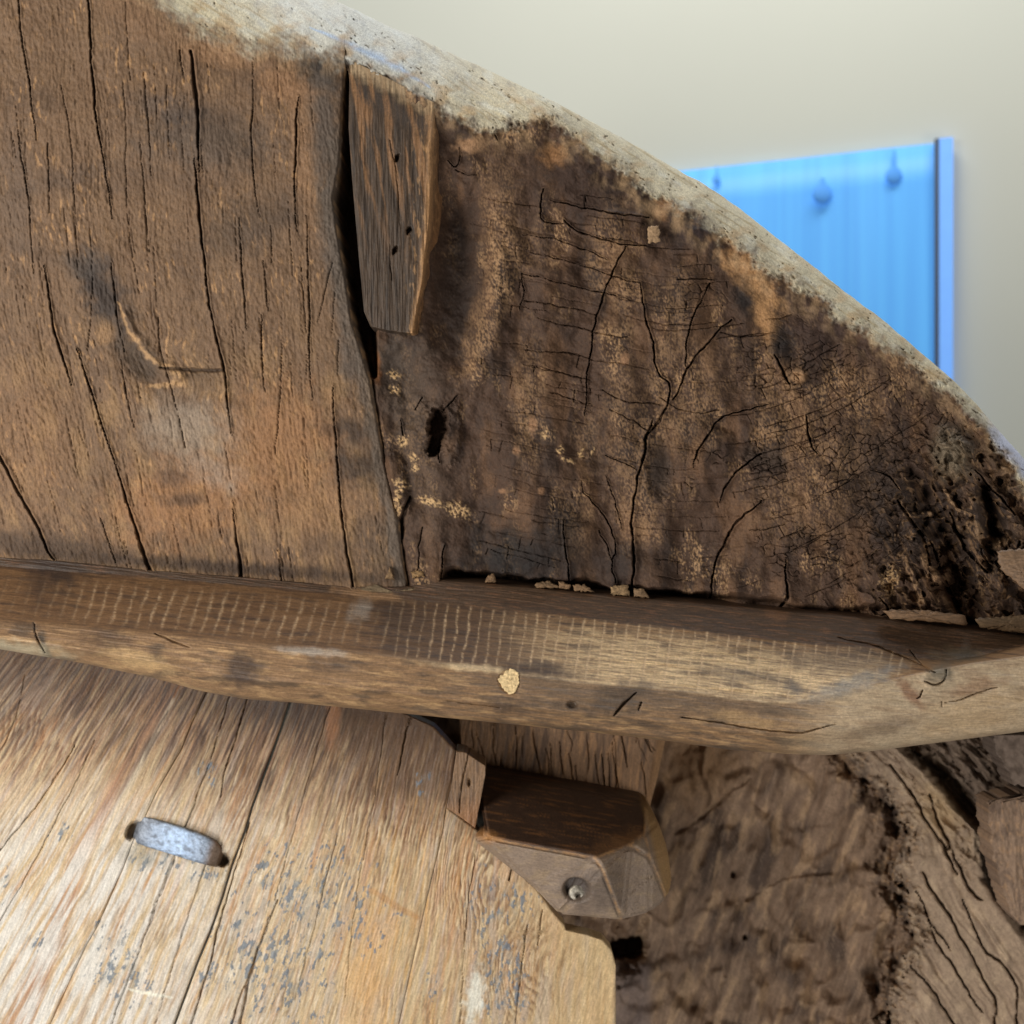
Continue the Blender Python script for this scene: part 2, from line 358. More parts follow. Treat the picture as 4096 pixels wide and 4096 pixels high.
# stains and wear with shapes of their own, plus painted shade above the batten
for (bx, by, rx, ry, an, col, st) in (
    (820, 560, 300, 120, 5, (78, 70, 64), .6), (700, 430, 200, 60, 10, (74, 66, 62), .5), (420, 1190, 90, 190, -20, (52, 46, 44), .85), (330, 1060, 90, 60, 0, (74, 66, 60), .6),
    (560, 1440, 140, 70, 45, (78, 64, 52), .85), (420, 1330, 40, 50, 0, (176, 136, 94), .5),
    (1215, 640, 50, 300, -6, (150, 114, 82), .55), (1130, 340, 110, 80, 30, (150, 112, 80), .65), (880, 220, 180, 50, 12, (148, 112, 80), .65),
    (560, 60, 180, 90, 30, (138, 106, 78), .6), (1300, 270, 110, 80, 20, (40, 38, 36), .95), (1300, 500, 60, 280, -3, (88, 78, 70), .8), (1330, 1000, 50, 330, -8, (92, 80, 70), .8), (1400, 1450, 50, 120, -10, (92, 82, 74), .7),
    (1000, 900, 230, 110, -25, (72, 62, 54), .5), (760, 1720, 200, 130, 10, (158, 142, 124), .55), (860, 1900, 120, 60, 20, (166, 150, 134), .6), (1390, 1720, 130, 50, 0, (66, 52, 42), .8), (1410, 1870, 140, 80, 0, (62, 50, 42), .8),
    (1120, 1780, 220, 260, 0, (166, 118, 76), .5), (720, 2010, 300, 170, -10, (158, 112, 72), .55), (1250, 2030, 190, 130, 0, (152, 114, 78), .5), (730, 2000, 100, 30, 0, (84, 64, 50), .7), (690, 1915, 80, 35, 0, (80, 62, 50), .6),
    (200, 2190, 320, 55, 6, (74, 58, 46), .8), (900, 2270, 700, 30, 4, (62, 48, 38), .85), (790, 1500, 40, 14, 3, (40, 34, 28), .3), (300, 700, 260, 40, -15, (88, 72, 60), .4), (1530, 2180, 120, 140, -5, (80, 66, 54), .6),
    (120, 1750, 200, 320, 0, (140, 104, 72), .4), (60, 800, 80, 300, 0, (94, 78, 66), .5)):
    c = mix(c, lin(*col), blob(u, v, bx, by, rx, ry, an, 0.75, 0.5, 14, int(bx)) * st)
for p_, w_, k_ in (([(470, 1210), (500, 1290), (545, 1370), (600, 1430), (650, 1466), (700, 1478), (730, 1520), (745, 1545)], [10, 24, 26, 24, 32, 36, 36, 20], .7), ([(600, 1545), (660, 1530), (720, 1535)], [18, 30, 30], .7)):
    c = mix(c, lin(190, 150, 106), ss(0.1, 1.0, stroke(u, v, p_, np.array(w_) * 1.3, .6) + .7 * fbm(u / 4, v / 6, 4, 93)) * ss(.01, .2, stroke(u, v, p_, np.array(w_) * 1.3, .6)) * k_)
kn2 = stroke(u, v, [(640, 1470), (720, 1478), (800, 1482), (890, 1480)], [10, 22, 22, 16], 0.3)
h = h - 3 * ss(0, 0.7, kn2); c = mix(c, lin(58, 44, 34), ss(0, .6, kn2) * .8)
h = h + 3.0 * blob(u, v, 690, 1490, 60, 40, 20, 0.7, 0.5, 8) + 2.5 * stroke(u, v, [(500, 1250), (560, 1370), (640, 1470), (720, 1510)], [20, 50, 60, 60], .6)
h = h - 3 * blob(u, v, 560, 1430, 150, 70, 45, .8)
CR = [([(69, -60), (80, 100), (94, 203), (120, 348), (134, 464), (145, 560)], [9, 9, 8, 8, 5, 2]), ([(352, -60), (362, 145), (366, 290), (377, 362), (384, 478), (406, 601), (428, 717), (449, 875)], [9, 10, 9, 12, 9, 6, 5, 2]),
      ([(500, -60), (511, 181), (522, 320)], [4, 5, 2]), ([(762, 205), (783, 362), (793, 507), (797, 690)], [16, 20, 16, 3]), ([(775, 630), (790, 761), (801, 906), (819, 1051), (833, 1196), (855, 1310), (877, 1394), (898, 1481), (909, 1626), (928, 1740)], [4, 12, 14, 10, 9, 9, 11, 10, 8, 2]),
      ([(929, 2000), (942, 2140), (960, 2242), (966, 2330)], [4, 10, 15, 16]), ([(1012, 230), (1014, 464), (1000, 493), (1011, 638), (1022, 797), (1040, 870)], [4, 7, 8, 7, 5, 2]),
      ([(1194, 385), (1185, 464), (1181, 507), (1188, 616), (1178, 696), (1178, 761), (1188, 925)], [4, 9, 12, 9, 8, 7, 2]), ([(1225, 860), (1232, 1087), (1239, 1232), (1235, 1400), (1236, 1460), (1250, 1600)], [3, 9, 9, 9, 6, 2]),
      ([(1333, 1540), (1337, 1706), (1348, 1836), (1359, 1996), (1377, 2133), (1391, 2242), (1412, 2350)], [4, 8, 10, 10, 11, 14, 12]), ([(493, 330), (507, 551), (500, 652), (507, 797), (518, 942), (536, 1051), (558, 1175)], [3, 5, 5, 5, 5, 4, 2]),
      ([(574, 290), (590, 471), (601, 616), (605, 715)], [4, 6, 5, 2]), ([(560, 570), (576, 746), (587, 898), (600, 1020)], [3, 6, 5, 2]), ([(72, 530), (98, 696), (112, 768), (123, 942), (138, 1100)], [4, 7, 8, 5, 2]),
      ([(192, 570), (196, 700), (198, 850)], [3, 7, 3]), ([(245, 340), (279, 507), (290, 652), (301, 869), (312, 1115)], [3, 5, 5, 5, 2]), ([(175, 1060), (196, 1159), (210, 1304), (235, 1390), (262, 1450), (285, 1540)], [4, 9, 9, 12, 10, 2]),
      ([(305, 1395), (348, 1510), (377, 1604), (399, 1677), (428, 1749), (464, 1865), (485, 1938), (522, 2046), (551, 2133), (572, 2213), (604, 2290)], [5, 9, 8, 8, 5, 6, 10, 12, 14, 20, 22]),
      ([(-30, 1760), (0, 1822), (43, 1916), (94, 2003), (138, 2083), (174, 2162), (199, 2220), (217, 2240)], [12, 12, 13, 13, 12, 12, 10, 6]), ([(956, 870), (967, 1087), (978, 1217), (985, 1320)], [4, 9, 8, 2]),
      ([(1083, 900), (1087, 1050)], [5, 6]), ([(1052, 1040), (1062, 1140), (1074, 1245)], [4, 8, 4]), ([(1047, 1260), (1047, 1430), (1058, 1570)], [6, 9, 2]), ([(446, 1050), (460, 1203), (471, 1304), (500, 1410)], [6, 9, 6, 2]),
      ([(485, 1440), (500, 1546), (514, 1626), (540, 1720)], [5, 8, 7, 2]), ([(400, 2070), (435, 2170), (462, 2250)], [2, 6, 8]), ([(1112, 2200), (1127, 2330)], [3, 9]), ([(1355, 1360), (1351, 1500)], [5, 5]),
      ([(632, 1270), (638, 1387), (663, 1481), (696, 1590), (725, 1706), (742, 1790)], [5, 7, 6, 5, 4, 2]), ([(1128, 1380), (1122, 1600), (1100, 1820)], [3, 6, 2]), ([(1205, 1070), (1218, 1230), (1225, 1330)], [3, 6, 2]),
      ([(1330, 1050), (1300, 1170), (1270, 1290)], [4, 6, 2]), ([(1340, 1170), (1330, 1330)], [5, 3]), ([(1095, 580), (1102, 690)], [3, 4]), ([(665, 300), (672, 480), (682, 640)], [2, 4, 2]), ([(720, 200), (735, 330)], [8, 3]),
      ([(20, 1040), (30, 1110)], [4, 4]), ([(355, 900), (372, 1060), (366, 1280), (350, 1400)], [2, 5, 4, 2]), ([(1500, 2060), (1540, 2240)], [2, 4])]
ck = np.zeros(u.shape)
for p, w in CR:
    ck = np.maximum(ck, ss(0, 0.75, stroke(u, v, p, np.maximum(np.array(w) * 1.0, 3.8), 0.24)) * min(1, (max(w) / 12.5) ** 1.35 + .04))
r = np.random.RandomState(4)
for i in range(110):                  # short hairline checks that follow the grain
    x0 = r.uniform(0, 1300); y0 = r.uniform(200, 2200); L = r.uniform(70, 330); q = [(x0, y0)]
    for k in range(4):
        xx, yy = q[-1]; sl = 0.05 + 0.32 * max(0, min(1, (yy - 600) / 1900)) * max(0, 1 - xx / 1500)
        q.append((xx + sl * L / 4 + r.randn() * 2, yy + L / 4))
    ck = np.maximum(ck, ss(0, 0.8, stroke(u, v, q, [2, 4, 4.5, 4, 2], 0.2)) * r.uniform(0.06, 0.30))
lp = np.zeros(u.shape)
for p, w in CR:
    if max(w) >= 8: lp = np.maximum(lp, stroke(u, v, p, np.array(w) * 3.4 + 5, 0.24) * min(1, max(w) / 14))
h = h - 9.0 * ck + 1.5 * ss(.1, .75, lp) * (1 - ck)
ed = (Jv(v) - u)
below = ss(0, 18, v - INN(u))
h = h - (5 * (1 - ss(0, 4, ed)) ** 2 + 1.5 * (1 - ss(0, 16, ed))) * below
c = mix(c, lin(100, 88, 77), (1 - ss(9, 17, ed + 6 * fbm(u / 12, v / 24, 4, 95))) * ss(110, 160, v) * .75)
c = mix(c, lin(176, 140, 100), (1 - ss(0.4, 2.2, ed)) * ss(-.2, .4, fbm(u / 4, v / 14, 3, 91)) * .7)
c, h, m = rim_paint(u, v, c, h, 20)
rd, _ = rim_depth(u, v, inn, sil)
y = 1.0 - h / 1000 + rd / 1000
child(sheet("plank", unproj(u, v, y), c, MW1, wheel, 0.32), wheel)["label"] = "broad brown plank with long upright cracks"  # back made deep to block the top light behind the wheel

# ---- right plank, charred and crazed
u, v = patch(lambda v: Jv(v) - 1.0, lambda v: 1122 + 0 * v, lambda u: np.minimum(SIL(u), SLABB(u) - 4) + 0.6 * pn(u / 11, u * 0, 3) + 0.25 * pn(u / 3, u * 0, 5), lambda u: SLABB(u) + 5 + 0 * u, 900, 700, f1=.105)
inn = INN(u); sil = SIL(u)
big = fbm(u / 80, v / 80, 4, 101); lump = fbm(u / 16, v / 16, 4, 103); fine = fbm(u / 3, v / 3, 3, 107)
gn = ss(840, 990, u + 0.35 * (v - 450)) * ss(390, 470, v)          # gnarled end by the right edge
body = 14 * blob(u, v, 2130, 2010, 190, 330, 0, .95, .15, 40) - 10 * blob(u, v, 1960, 2080, 90, 200, -14, .95, .15, 30) + 10 * blob(u, v, 2560, 1500, 300, 420, 10, .95, .2, 40) + 12 * blob(u, v, 3080, 1960, 330, 300, 0, .95, .2, 40) - 8 * blob(u, v, 2820, 2150, 130, 260, 20, .95, .2, 30) - 9 * blob(u, v, 2330, 1250, 110, 420, 4, .95, .2, 30)
h = body + 9 * big + 6 * fbm(u / 48, v / 150, 3, 102) + 4 * fbm(u / 30, v / 30, 3, 104) + 1.3 * lump + 0.45 * fine
c = np.broadcast_to(lin(77, 57, 44), u.shape + (3,)).copy()
c = mix(c, lin(56, 42, 34), ss(-0.1, 0.4, fbm(u / 30, v / 80, 4, 109)) * 0.85)
c = mix(c, lin(112, 82, 58), ss(0.0, 0.5, fbm(u / 30, v / 70, 4, 113)) * 0.6)
# worn tan flecks, speckled, running upright
wr = fbm(u / 26, v / 60, 4, 121)
sp = .8 * fbm(u / 2.0, v / 3.4, 3, 127) + .45 * fbm(u / 9, v / 20, 4, 128)
worn = ss(-0.05, 0.45, wr) * ss(-0.08, 0.4, sp)
c = mix(c, lin(172, 136, 98), worn * ss(-.35, .3, fbm(u / 60, v / 60, 3, 123)) * 0.85)
for (bx, by, rx, ry, an, st) in ((2000, 900, 70, 330, 4, .9), (2060, 1010, 130, 90, 0, .6), (1920, 1330, 70, 190, 22, .9), (2440, 950, 80, 220, 12, .8), (2520, 1150, 90, 80, 0, .9), (2700, 1260, 70, 260, 15, .5),
        (2760, 1600, 130, 240, 10, .6), (2480, 1480, 60, 260, 5, .5), (3130, 1600, 120, 220, -25, .7), (3420, 1560, 90, 170, -30, .8), (3320, 1800, 200, 140, 20, .55), (3250, 2000, 240, 160, -10, .55), (2120, 1560, 60, 260, 0, .5),
        (2560, 1800, 120, 300, 8, .5), (2290, 2110, 60, 150, -10, .8), (2560, 2080, 90, 160, 0, .6), (3060, 1760, 60, 60, 0, .8), (1660, 1750, 60, 300, -10, .5), (3620, 1480, 90, 60, 40, .7), (2100, 1700, 50, 200, 0, .5), (2350, 1750, 60, 120, 0, .4)):
    m = blob(u, v, bx, by, rx, ry, an, 0.8, 0.5, 16, int(by))
    c = mix(c, lin(166, 130, 94), m * ss(-0.3, 0.3, sp) * st * .8)
c = mix(c, lin(178, 134, 90), blob(u, v, 3010, 1120, 60, 190, -42, .5, .6, 9) * .85)
c = mix(c, lin(178, 134, 90), blob(u, v, 3060, 1260, 55, 120, -20, .5, .6, 9) * .85)
c = mix(c, lin(168, 122, 80), blob(u, v, 2215, 622, 62, 48, 0, .5, .4, 7) * .9)
c = mix(c, lin(168, 122, 80), blob(u, v, 2650, 820, 36, 60, 10, .5, .4, 7) * .8)
c = mix(c, lin(160, 122, 88), blob(u, v, 1880, 580, 70, 34, -10, .6, .5, 7) * .8)
for (bx, by, rx, ry, an, col, st) in ((2060, 2230, 260, 130, 0, (30, 27, 26), .9), (2250, 2120, 110, 120, 0, (36, 31, 29), .7), (1825, 1160, 95, 340, 4, (58, 46, 39), .85), (2480, 2250, 260, 80, 0, (48, 38, 33), .6),
        (2400, 760, 320, 150, 22, (56, 42, 36), .6), (2780, 930, 90, 90, 0, (46, 36, 36), .8), (2980, 1200, 40, 110, -10, (44, 38, 36), .9), (3130, 1370, 60, 90, -25, (42, 36, 34), .9), (3620, 2060, 200, 330, -30, (50, 40, 35), .8),
        (3950, 2100, 160, 330, -20, (54, 45, 39), .6), (3300, 1300, 220, 110, 38, (66, 50, 44), .7), (1570, 1420, 60, 90, 0, (70, 60, 52), .7), (1640, 1550, 150, 200, 0, (76, 64, 54), .6), (1700, 1900, 140, 330, 0, (82, 66, 54), .5),
        (2640, 1880, 60, 110, 0, (66, 54, 46), .9), (3060, 1830, 90, 50, 10, (70, 56, 46), .9), (1700, 520, 120, 220, 20, (78, 58, 44), .6), (2480, 740, 90, 40, 0, (50, 38, 33), .8), (2030, 700, 140, 120, 0, (84, 62, 46), .6)):
    c = mix(c, lin(*col), blob(u, v, bx, by, rx, ry, an, 0.8, 0.45, 18, int(bx + 3)) * st)
# pale plaster-like flecks
for (bx, by, rx, ry) in ((1612, 1765, 26, 30), (1605, 1935, 40, 20), (1590, 1990, 18, 60), (1590, 2040, 16, 40), (2178, 1735, 14, 22), (2240, 1800, 18, 22), (2270, 1840, 40, 10), (2325, 1815, 14, 22), (2370, 1800, 8, 22), (1655, 1830, 22, 16), (1660, 1870, 18, 20), (1700, 2000, 36, 22), (1830, 2040, 60, 34), (1740, 2010, 40, 18), (3560, 2320, 40, 60), (1575, 1500, 30, 20), (1580, 1560, 26, 22)):
    m = blob(u, v, bx, by, rx * .85, ry * .85, 20, .5, .8, 3.2, int(bx)) * ss(-.25, .15, fbm(u / 3, v / 3, 3, int(by))); c = mix(c, lin(204, 166, 118), m * .9); h = h + 0.9 * m
for (bx, by, rx, ry) in ((2065, 1800, 16, 22), (2165, 1965, 16, 16), (2130, 1700, 18, 40), (2010, 1965, 16, 10), (2500, 1435, 20, 26)):
    c = mix(c, lin(160, 120, 88), blob(u, v, bx, by, rx, ry, 0, .6, .4, 5) * .7)
# relief features
h = h - 30 * blob(u, v, 1840, 1130, 115, 320, 4, 0.95, 0.12, 40) - 10 * blob(u, v, 1800, 860, 60, 150, -12, .9, .15) + 10 * blob(u, v, 1960, 1300, 80, 250, 14, .9, .15) + 7 * blob(u, v, 2000, 900, 80, 260, 5, .9, .15)
h = h - 9 * blob(u, v, 1570, 1450, 110, 200, -15, .9, .2)
hole = blob(u, v, 1752, 1705, 38, 72, 6, .4, .35, 7) + blob(u, v, 1738, 1790, 26, 36, 20, .4, .5, 4); hole = np.clip(hole, 0, 1); h = h - 30 * hole; c = mix(c, lin(84, 60, 42), hole * .5)
h = h + 6 * blob(u, v, 1812, 1740, 34, 120, 4, .6, .5, 8) + 4 * blob(u, v, 1690, 1720, 30, 110, 10, .7, .5, 8) + 4 * blob(u, v, 1770, 1640, 60, 30, 20, .7, .4, 8)
h = h - 5 * blob(u, v, 2640, 1880, 55, 110, 0, .35, .3, 12) - 4 * blob(u, v, 3060, 1835, 90, 50, 12, .3, .4, 9) - 3 * blob(u, v, 3040, 1760, 40, 50, 0, .3, .4, 9)
h = h + 6 * blob(u, v, 2880, 1755, 50, 40, 20, .7, .3, 8) + 7 * blob(u, v, 3194, 1503, 36, 34, 20, .6, .2, 8)
c = mix(c, lin(156, 120, 86), blob(u, v, 3194, 1503, 34, 32, 0, .5, .2) * .9)
h = h - 70 * ss(0, .55, stroke(u, v, [(1384, 290), (1392, 500), (1395, 800), (1420, 1010), (1450, 1280), (1478, 1400), (1496, 1500)], [20, 60, 130, 150, 130, 70, 30]))
c = mix(c, lin(150, 96, 56), blob(u, v, 1494, 1450, 26, 80, -10, .6, .3, 8) * .8)
h = h + 9 * blob(u, v, 1580, 1930, 50, 130, -12, .5, .3, 9) - 14 * stroke(u, v, [(1640, 1990), (1610, 2080), (1608, 2150)], [16, 34, 16], .4)
da = u * .50 + v * .87; db = u * .87 - v * .50                     # along / across the split channel
wq = 7 * fbm(u / 16, v / 16, 3, 143)
t_ = 2.6 * fbm((da + wq) / 64, (db + wq) / 26, 3, 141) + 1.2 * fbm(u / 20, v / 14, 3, 142)
fl = np.floor(t_); terr = fl + ss(.72, 1.0, t_ - fl)
chan = ss(0, 1, stroke(u, v, [(3640, 1880), (3700, 2020), (3770, 2200), (3850, 2420), (3900, 2540)], [60, 150, 220, 230, 160], .6)) * .9 + .7 * stroke(u, v, [(3930, 1960), (3980, 2100), (3960, 2260)], [60, 120, 60], .6)
h = h + gn * (11 * terr + 1.2 * fbm(u / 9, v / 9, 2, 145)) - 48 * gn * chan * (.6 + .5 * ss(-.3, .4, fbm(u / 20, v / 26, 2, 147)))
ex = ss(.55, .9, t_ - fl)
c = mix(c, lin(158, 124, 90), gn * ex * ss(-.1, .45, fbm(u / 11, v / 11, 3, 149)) * .8)
c = mix(c, lin(150, 116, 84), gn * ss(.1, .5, fbm(da / 30, db / 5, 3, 150)) * .45)
for p_, w_ in (([(3620, 2230), (3680, 2400), (3720, 2490)], 30), ([(3700, 2230), (3750, 2330)], 44), ([(3620, 2060), (3720, 2055)], 26), ([(3880, 2100), (3950, 2160), (4010, 2170)], 60), ([(3780, 1960), (3840, 2050), (3880, 2060)], 20)):
    q_ = ss(0, .5, stroke(u, v, p_, w_, .7)); h = h + 9 * q_; c = mix(c, lin(164, 130, 96), q_ * ss(-.4, .3, fbm(u / 4, v / 7, 3, 152)) * .7)
knob = blob(u, v, 3805, 1815, 80, 110, -15, .7, .2, 12); h = h + 16 * knob; c = mix(c, lin(120, 106, 86), knob * .8)
# crazing: cells that follow the grain, broken up by noise
ang = np.interp(u, [400, 560, 700, 820, 950], [0.10, 0.20, 0.10, -0.45, -0.75]) + 0.25 * pn(u / 90, v / 90, 151)
wx = u + 5 * fbm(u / 20, v / 20, 3, 153); wy = v + 5 * fbm(u / 20, v / 20, 3, 157)
def theta(x, y):                      # run of the cross checks: slightly falling, then rising to the right like the rays
    return np.interp(x, [400, 520, 640, 700, 760, 840, 960], [.12, .20, .16, 0, -.22, -.50, -.66]) + .16 * pn(x / 60, y / 60, 151)
def net(cl, cw, s):
    out = np.zeros(u.shape)
    for lo, hi, th in ((690, 800, -0.15), (800, 2000, -0.6)):
        m = (u >= lo - 12) & (u < hi + 12)
        x = wx[m] * math.cos(th) + wy[m] * math.sin(th); y_ = -wx[m] * math.sin(th) + wy[m] * math.cos(th)
        f1, f2, _ = worley(x / cl, y_ / cw, s)
        wt = np.clip((u[m] - lo + 12) / 12, 0, 1) * np.clip((hi + 12 - u[m]) / 12, 0, 1)
        out[m] = np.maximum(out[m], (1 - ss(0.01, 0.12, f2 - f1)) * (wt > 0.5))
    return out
zone = ss(455, 520, u + 20 * pn(u / 40, v / 40, 3)) * ss(160, 230, v - 0.35 * (u - 560)) * (0.25 + 0.75 * ss(-0.35, 0.25, fbm(u / 70, v / 70, 3, 163)))
zone = zone * (1 - 0.8 * gn) * (1 - .8 * ss(560, 590, v)) * ss(4, 22, v - INN(u))
n2 = net(12, 8.0, 175)
brk = ss(-0.45, 0.1, fbm(u / 14, v / 14, 3, 177))
fz = ss(-0.1, 0.35, fbm(u / 55, v / 55, 3, 179) + 0.9 * ss(690, 800, u) - 0.35)
craze = zone * n2 * fz * (0.12 + 0.6 * brk)
rc = np.random.RandomState(21)
inside = lambda x, y: (y > INN(x) + 16) and (y < SLABB(x) - 8) and x > 470 and x < 985
def march(x, y, L, turn=0.0):
    q_ = [(x, y)]
    for _ in range(int(L / 6)):
        th = theta(x, y) + turn
        x += 6 * math.cos(th); y += 6 * math.sin(th)
        if not inside(x, y): break
        q_.append((x, y))
    return [(a_ * 4, b_ * 4) for a_, b_ in q_]
ladder = np.zeros(u.shape)
for gy in np.arange(150, 600, 9.5):
    x = 470 + rc.rand() * 40
    while x < 985:
        L = rc.uniform(24, 120); y0_ = gy + rc.randn() * 1.6 + .16 * (x - 600) * (x < 700)
        if inside(x, y0_):
            p_ = march(x, y0_, L); z_ = float(pn(np.array(x / 70), np.array(y0_ / 70), 163))
            if len(p_) > 2 and z_ + rc.uniform(-.3, .45) > -.12:
                wv = rc.uniform(3.0, 5.6); ladder = np.maximum(ladder, ss(0, .8, stroke(u, v, p_, [2] + [wv] * (len(p_) - 2) + [2], .42)) * rc.uniform(.2, .85))
                for _ in range(rc.randint(0, 3)):              # short uprights that tie the long checks together
                    k_ = rc.randint(len(p_)); p2 = march(p_[k_][0] / 4, p_[k_][1] / 4, rc.uniform(7, 15), 1.5 + rc.randn() * .15)
                    if len(p2) > 1: ladder = np.maximum(ladder, ss(0, .8, stroke(u, v, p2, [4] * len(p2), .3)) * rc.uniform(.3, .9))
        x += L + rc.uniform(6, 60)
craze = np.maximum(craze, ladder * (1 - .8 * gn))
h = h - 5.5 * craze
f1, f2, cid = worley(wx / 26, wy / 14, 181)
h = h + zone * .8 * (RA[cid] - .5)
CR = [([(2503, 985), (2452, 1087), (2401, 1217), (2380, 1304), (2367, 1400), (2350, 1510), (2338, 1660)], [7, 9, 10, 9, 8, 6, 2]), ([(2561, 1130), (2575, 1232), (2590, 1300), (2615, 1380), (2619, 1459), (2640, 1510), (2680, 1525), (2680, 1568), (2662, 1633), (2626, 1699), (2590, 1740)], [6, 7, 8, 9, 9, 9, 8, 10, 12, 16, 4]),
      ([(2610, 1680), (2583, 1749), (2572, 1836), (2550, 1916), (2535, 1996), (2521, 2083), (2532, 2191), (2543, 2235), (2535, 2314), (2515, 2400)], [6, 18, 14, 9, 12, 12, 11, 16, 10, 16]), ([(2928, 1277), (2834, 1364), (2747, 1465), (2725, 1538), (2690, 1600)], [6, 9, 10, 9, 6]),
      ([(2841, 1132), (2790, 1226), (2754, 1327), (2739, 1414), (2743, 1465)], [6, 8, 8, 8, 8]), ([(3073, 1617), (2960, 1650), (2877, 1668), (2830, 1740), (2790, 1810), (2774, 1870)], [4, 6, 8, 11, 11, 3]), ([(3047, 1816), (2986, 1852), (2935, 1888), (2899, 1946), (2879, 2010)], [8, 9, 10, 10, 4]),
      ([(3047, 2001), (2979, 2055), (2928, 2113), (2899, 2171), (2870, 2236), (2855, 2301), (2845, 2367), (2836, 2420)], [5, 10, 12, 13, 14, 10, 12, 14]), ([(3225, 1660), (3232, 1700), (3236, 1765), (3270, 1815)], [6, 12, 12, 6]), ([(3145, 2230), (3145, 2330), (3153, 2388), (3120, 2435)], [6, 10, 16, 14]),
      ([(3718, 2164), (3768, 2301), (3812, 2396), (3866, 2515)], [10, 22, 26, 30]), ([(3098, 1420), (3130, 1495), (3160, 1535)], [10, 14, 10]), ([(2252, 2080), (2256, 2133), (2267, 2227), (2278, 2365)], [4, 8, 7, 9]), ([(2329, 1967), (2401, 2039), (2445, 2119), (2470, 2191), (2445, 2242), (2463, 2330)], [3, 7, 8, 7, 8, 5]),
      ([(2423, 1901), (2459, 1996), (2488, 2119)], [4, 7, 4]), ([(2395, 2120), (2435, 2190), (2450, 2250)], [5, 7, 4]), ([(2257, 880), (2300, 927), (2387, 949), (2503, 982), (2590, 985)], [8, 9, 9, 8, 5]), ([(2200, 800), (2249, 811), (2387, 844), (2500, 858), (2597, 869)], [3, 7, 9, 7, 7]), ([(2175, 755), (2163, 850), (2172, 890), (2255, 895)], [7, 8, 7, 5]),
      ([(2090, 940), (2184, 950), (2285, 978), (2343, 1000), (2430, 1040)], [4, 6, 7, 7, 4]), ([(2120, 1010), (2271, 1047), (2372, 1072), (2460, 1108), (2560, 1130)], [4, 7, 6, 7, 5]), ([(2086, 1094), (2242, 1127), (2416, 1174), (2520, 1200)], [5, 7, 7, 4]), ([(2097, 1203), (2235, 1225), (2387, 1261)], [6, 6, 5]), ([(2086, 1094), (2097, 1180), (2080, 1240)], [5, 7, 4]),
      ([(2150, 1270), (2260, 1300), (2380, 1330), (2520, 1350)], [4, 6, 6, 4]), ([(2100, 1400), (2260, 1410), (2370, 1440)], [3, 6, 4]), ([(2130, 1470), (2290, 1500), (2360, 1520)], [4, 6, 4]), ([(2200, 1570), (2290, 1600), (2370, 1620)], [3, 6, 4]), ([(2410, 1560), (2500, 1610), (2640, 1620)], [4, 6, 4]), ([(2440, 1640), (2540, 1690), (2590, 1720)], [4, 6, 5]),
      ([(2420, 1820), (2500, 1850), (2545, 1880)], [4, 8, 4]), ([(2860, 1120), (2790, 1115), (2710, 1118)], [4, 7, 7]), ([(3060, 1340), (2950, 1350), (2880, 1330)], [4, 6, 4]), ([(1775, 1640), (1800, 1610), (1830, 1580)], [10, 7, 3]), ([(1660, 1640), (1690, 1590)], [3, 7]), ([(1602, 1680), (1614, 1740)], [5, 8]), ([(1755, 1790), (1760, 1850)], [10, 4]),
      ([(1975, 470), (1972, 520), (1990, 560)], [5, 6, 4]), ([(1790, 640), (1822, 680), (1838, 640), (1836, 590)], [3, 7, 5, 3]), ([(1822, 680), (1860, 705), (1910, 700)], [7, 5, 2]), ([(1690, 2110), (1675, 2200), (1670, 2290)], [5, 6, 3]), ([(1780, 2180), (1760, 2330)], [5, 8]), ([(2640, 1590), (2760, 1660), (2880, 1640)], [3, 5, 4]),
      ([(3520, 2390), (3560, 2440), (3530, 2460)], [4, 14, 8]), ([(3900, 1880), (3970, 1960), (4060, 2060)], [8, 14, 10]), ([(3480, 1880), (3560, 1900), (3600, 1960)], [4, 9, 5]), ([(3590, 2000), (3640, 2090), (3700, 2160), (3720, 2260)], [10, 22, 24, 12]), ([(3800, 2050), (3850, 2180), (3950, 2290)], [10, 24, 12]), ([(1580, 520), (1600, 700), (1590, 880)], [2, 4, 2])]
ck = np.zeros(u.shape)
for p, w in CR:
    ck = np.maximum(ck, ss(0, 0.75, stroke(u, v, p, np.maximum(np.array(w) * .92, 3.4), 0.5)) * min(1, max(w) / 11 + 0.1) * (.75 + .5 * ss(-.4, .3, fbm(u / 7, v / 7, 2, 190))))
lp = np.zeros(u.shape)
for p, w in CR:
    if max(w) >= 7: lp = np.maximum(lp, stroke(u, v, p, np.array(w) * 3.4 + 6, 0.5) * min(1, max(w) / 12))
h = h - 10 * ck + 2.2 * ss(.05, .7, lp) * (1 - ck)
# bottom edge of the slab where it breaks away above the batten
be = SLABB(u) - v
h = h - 45 * (1 - ss(3, 10 + 6 * pn(u / 26, u * 0, 9) + 1.5 * pn(u / 7, u * 0, 10), be)) * ss(1750, 1830, u * 4) * (1 - .6 * ss(2800, 3000, u * 4))
ed = u - Jv(v)
h = h - 7 * (1 - ss(0, 4, ed)) * ss(0, 18, v - INN(u))
c, h, m = rim_paint(u, v, c, h, 9)
rd, dd = rim_depth(u, v, inn, sil)
y = 1.003 - .003 * m - h / 1000 + rd / 1000
child(sheet("plank", unproj(u, v, y), c, MW2, wheel, 0.32), wheel)["label"] = "dark charred plank crazed with fine cracks below the pale rim"  # same deep back, shaped to block the top light

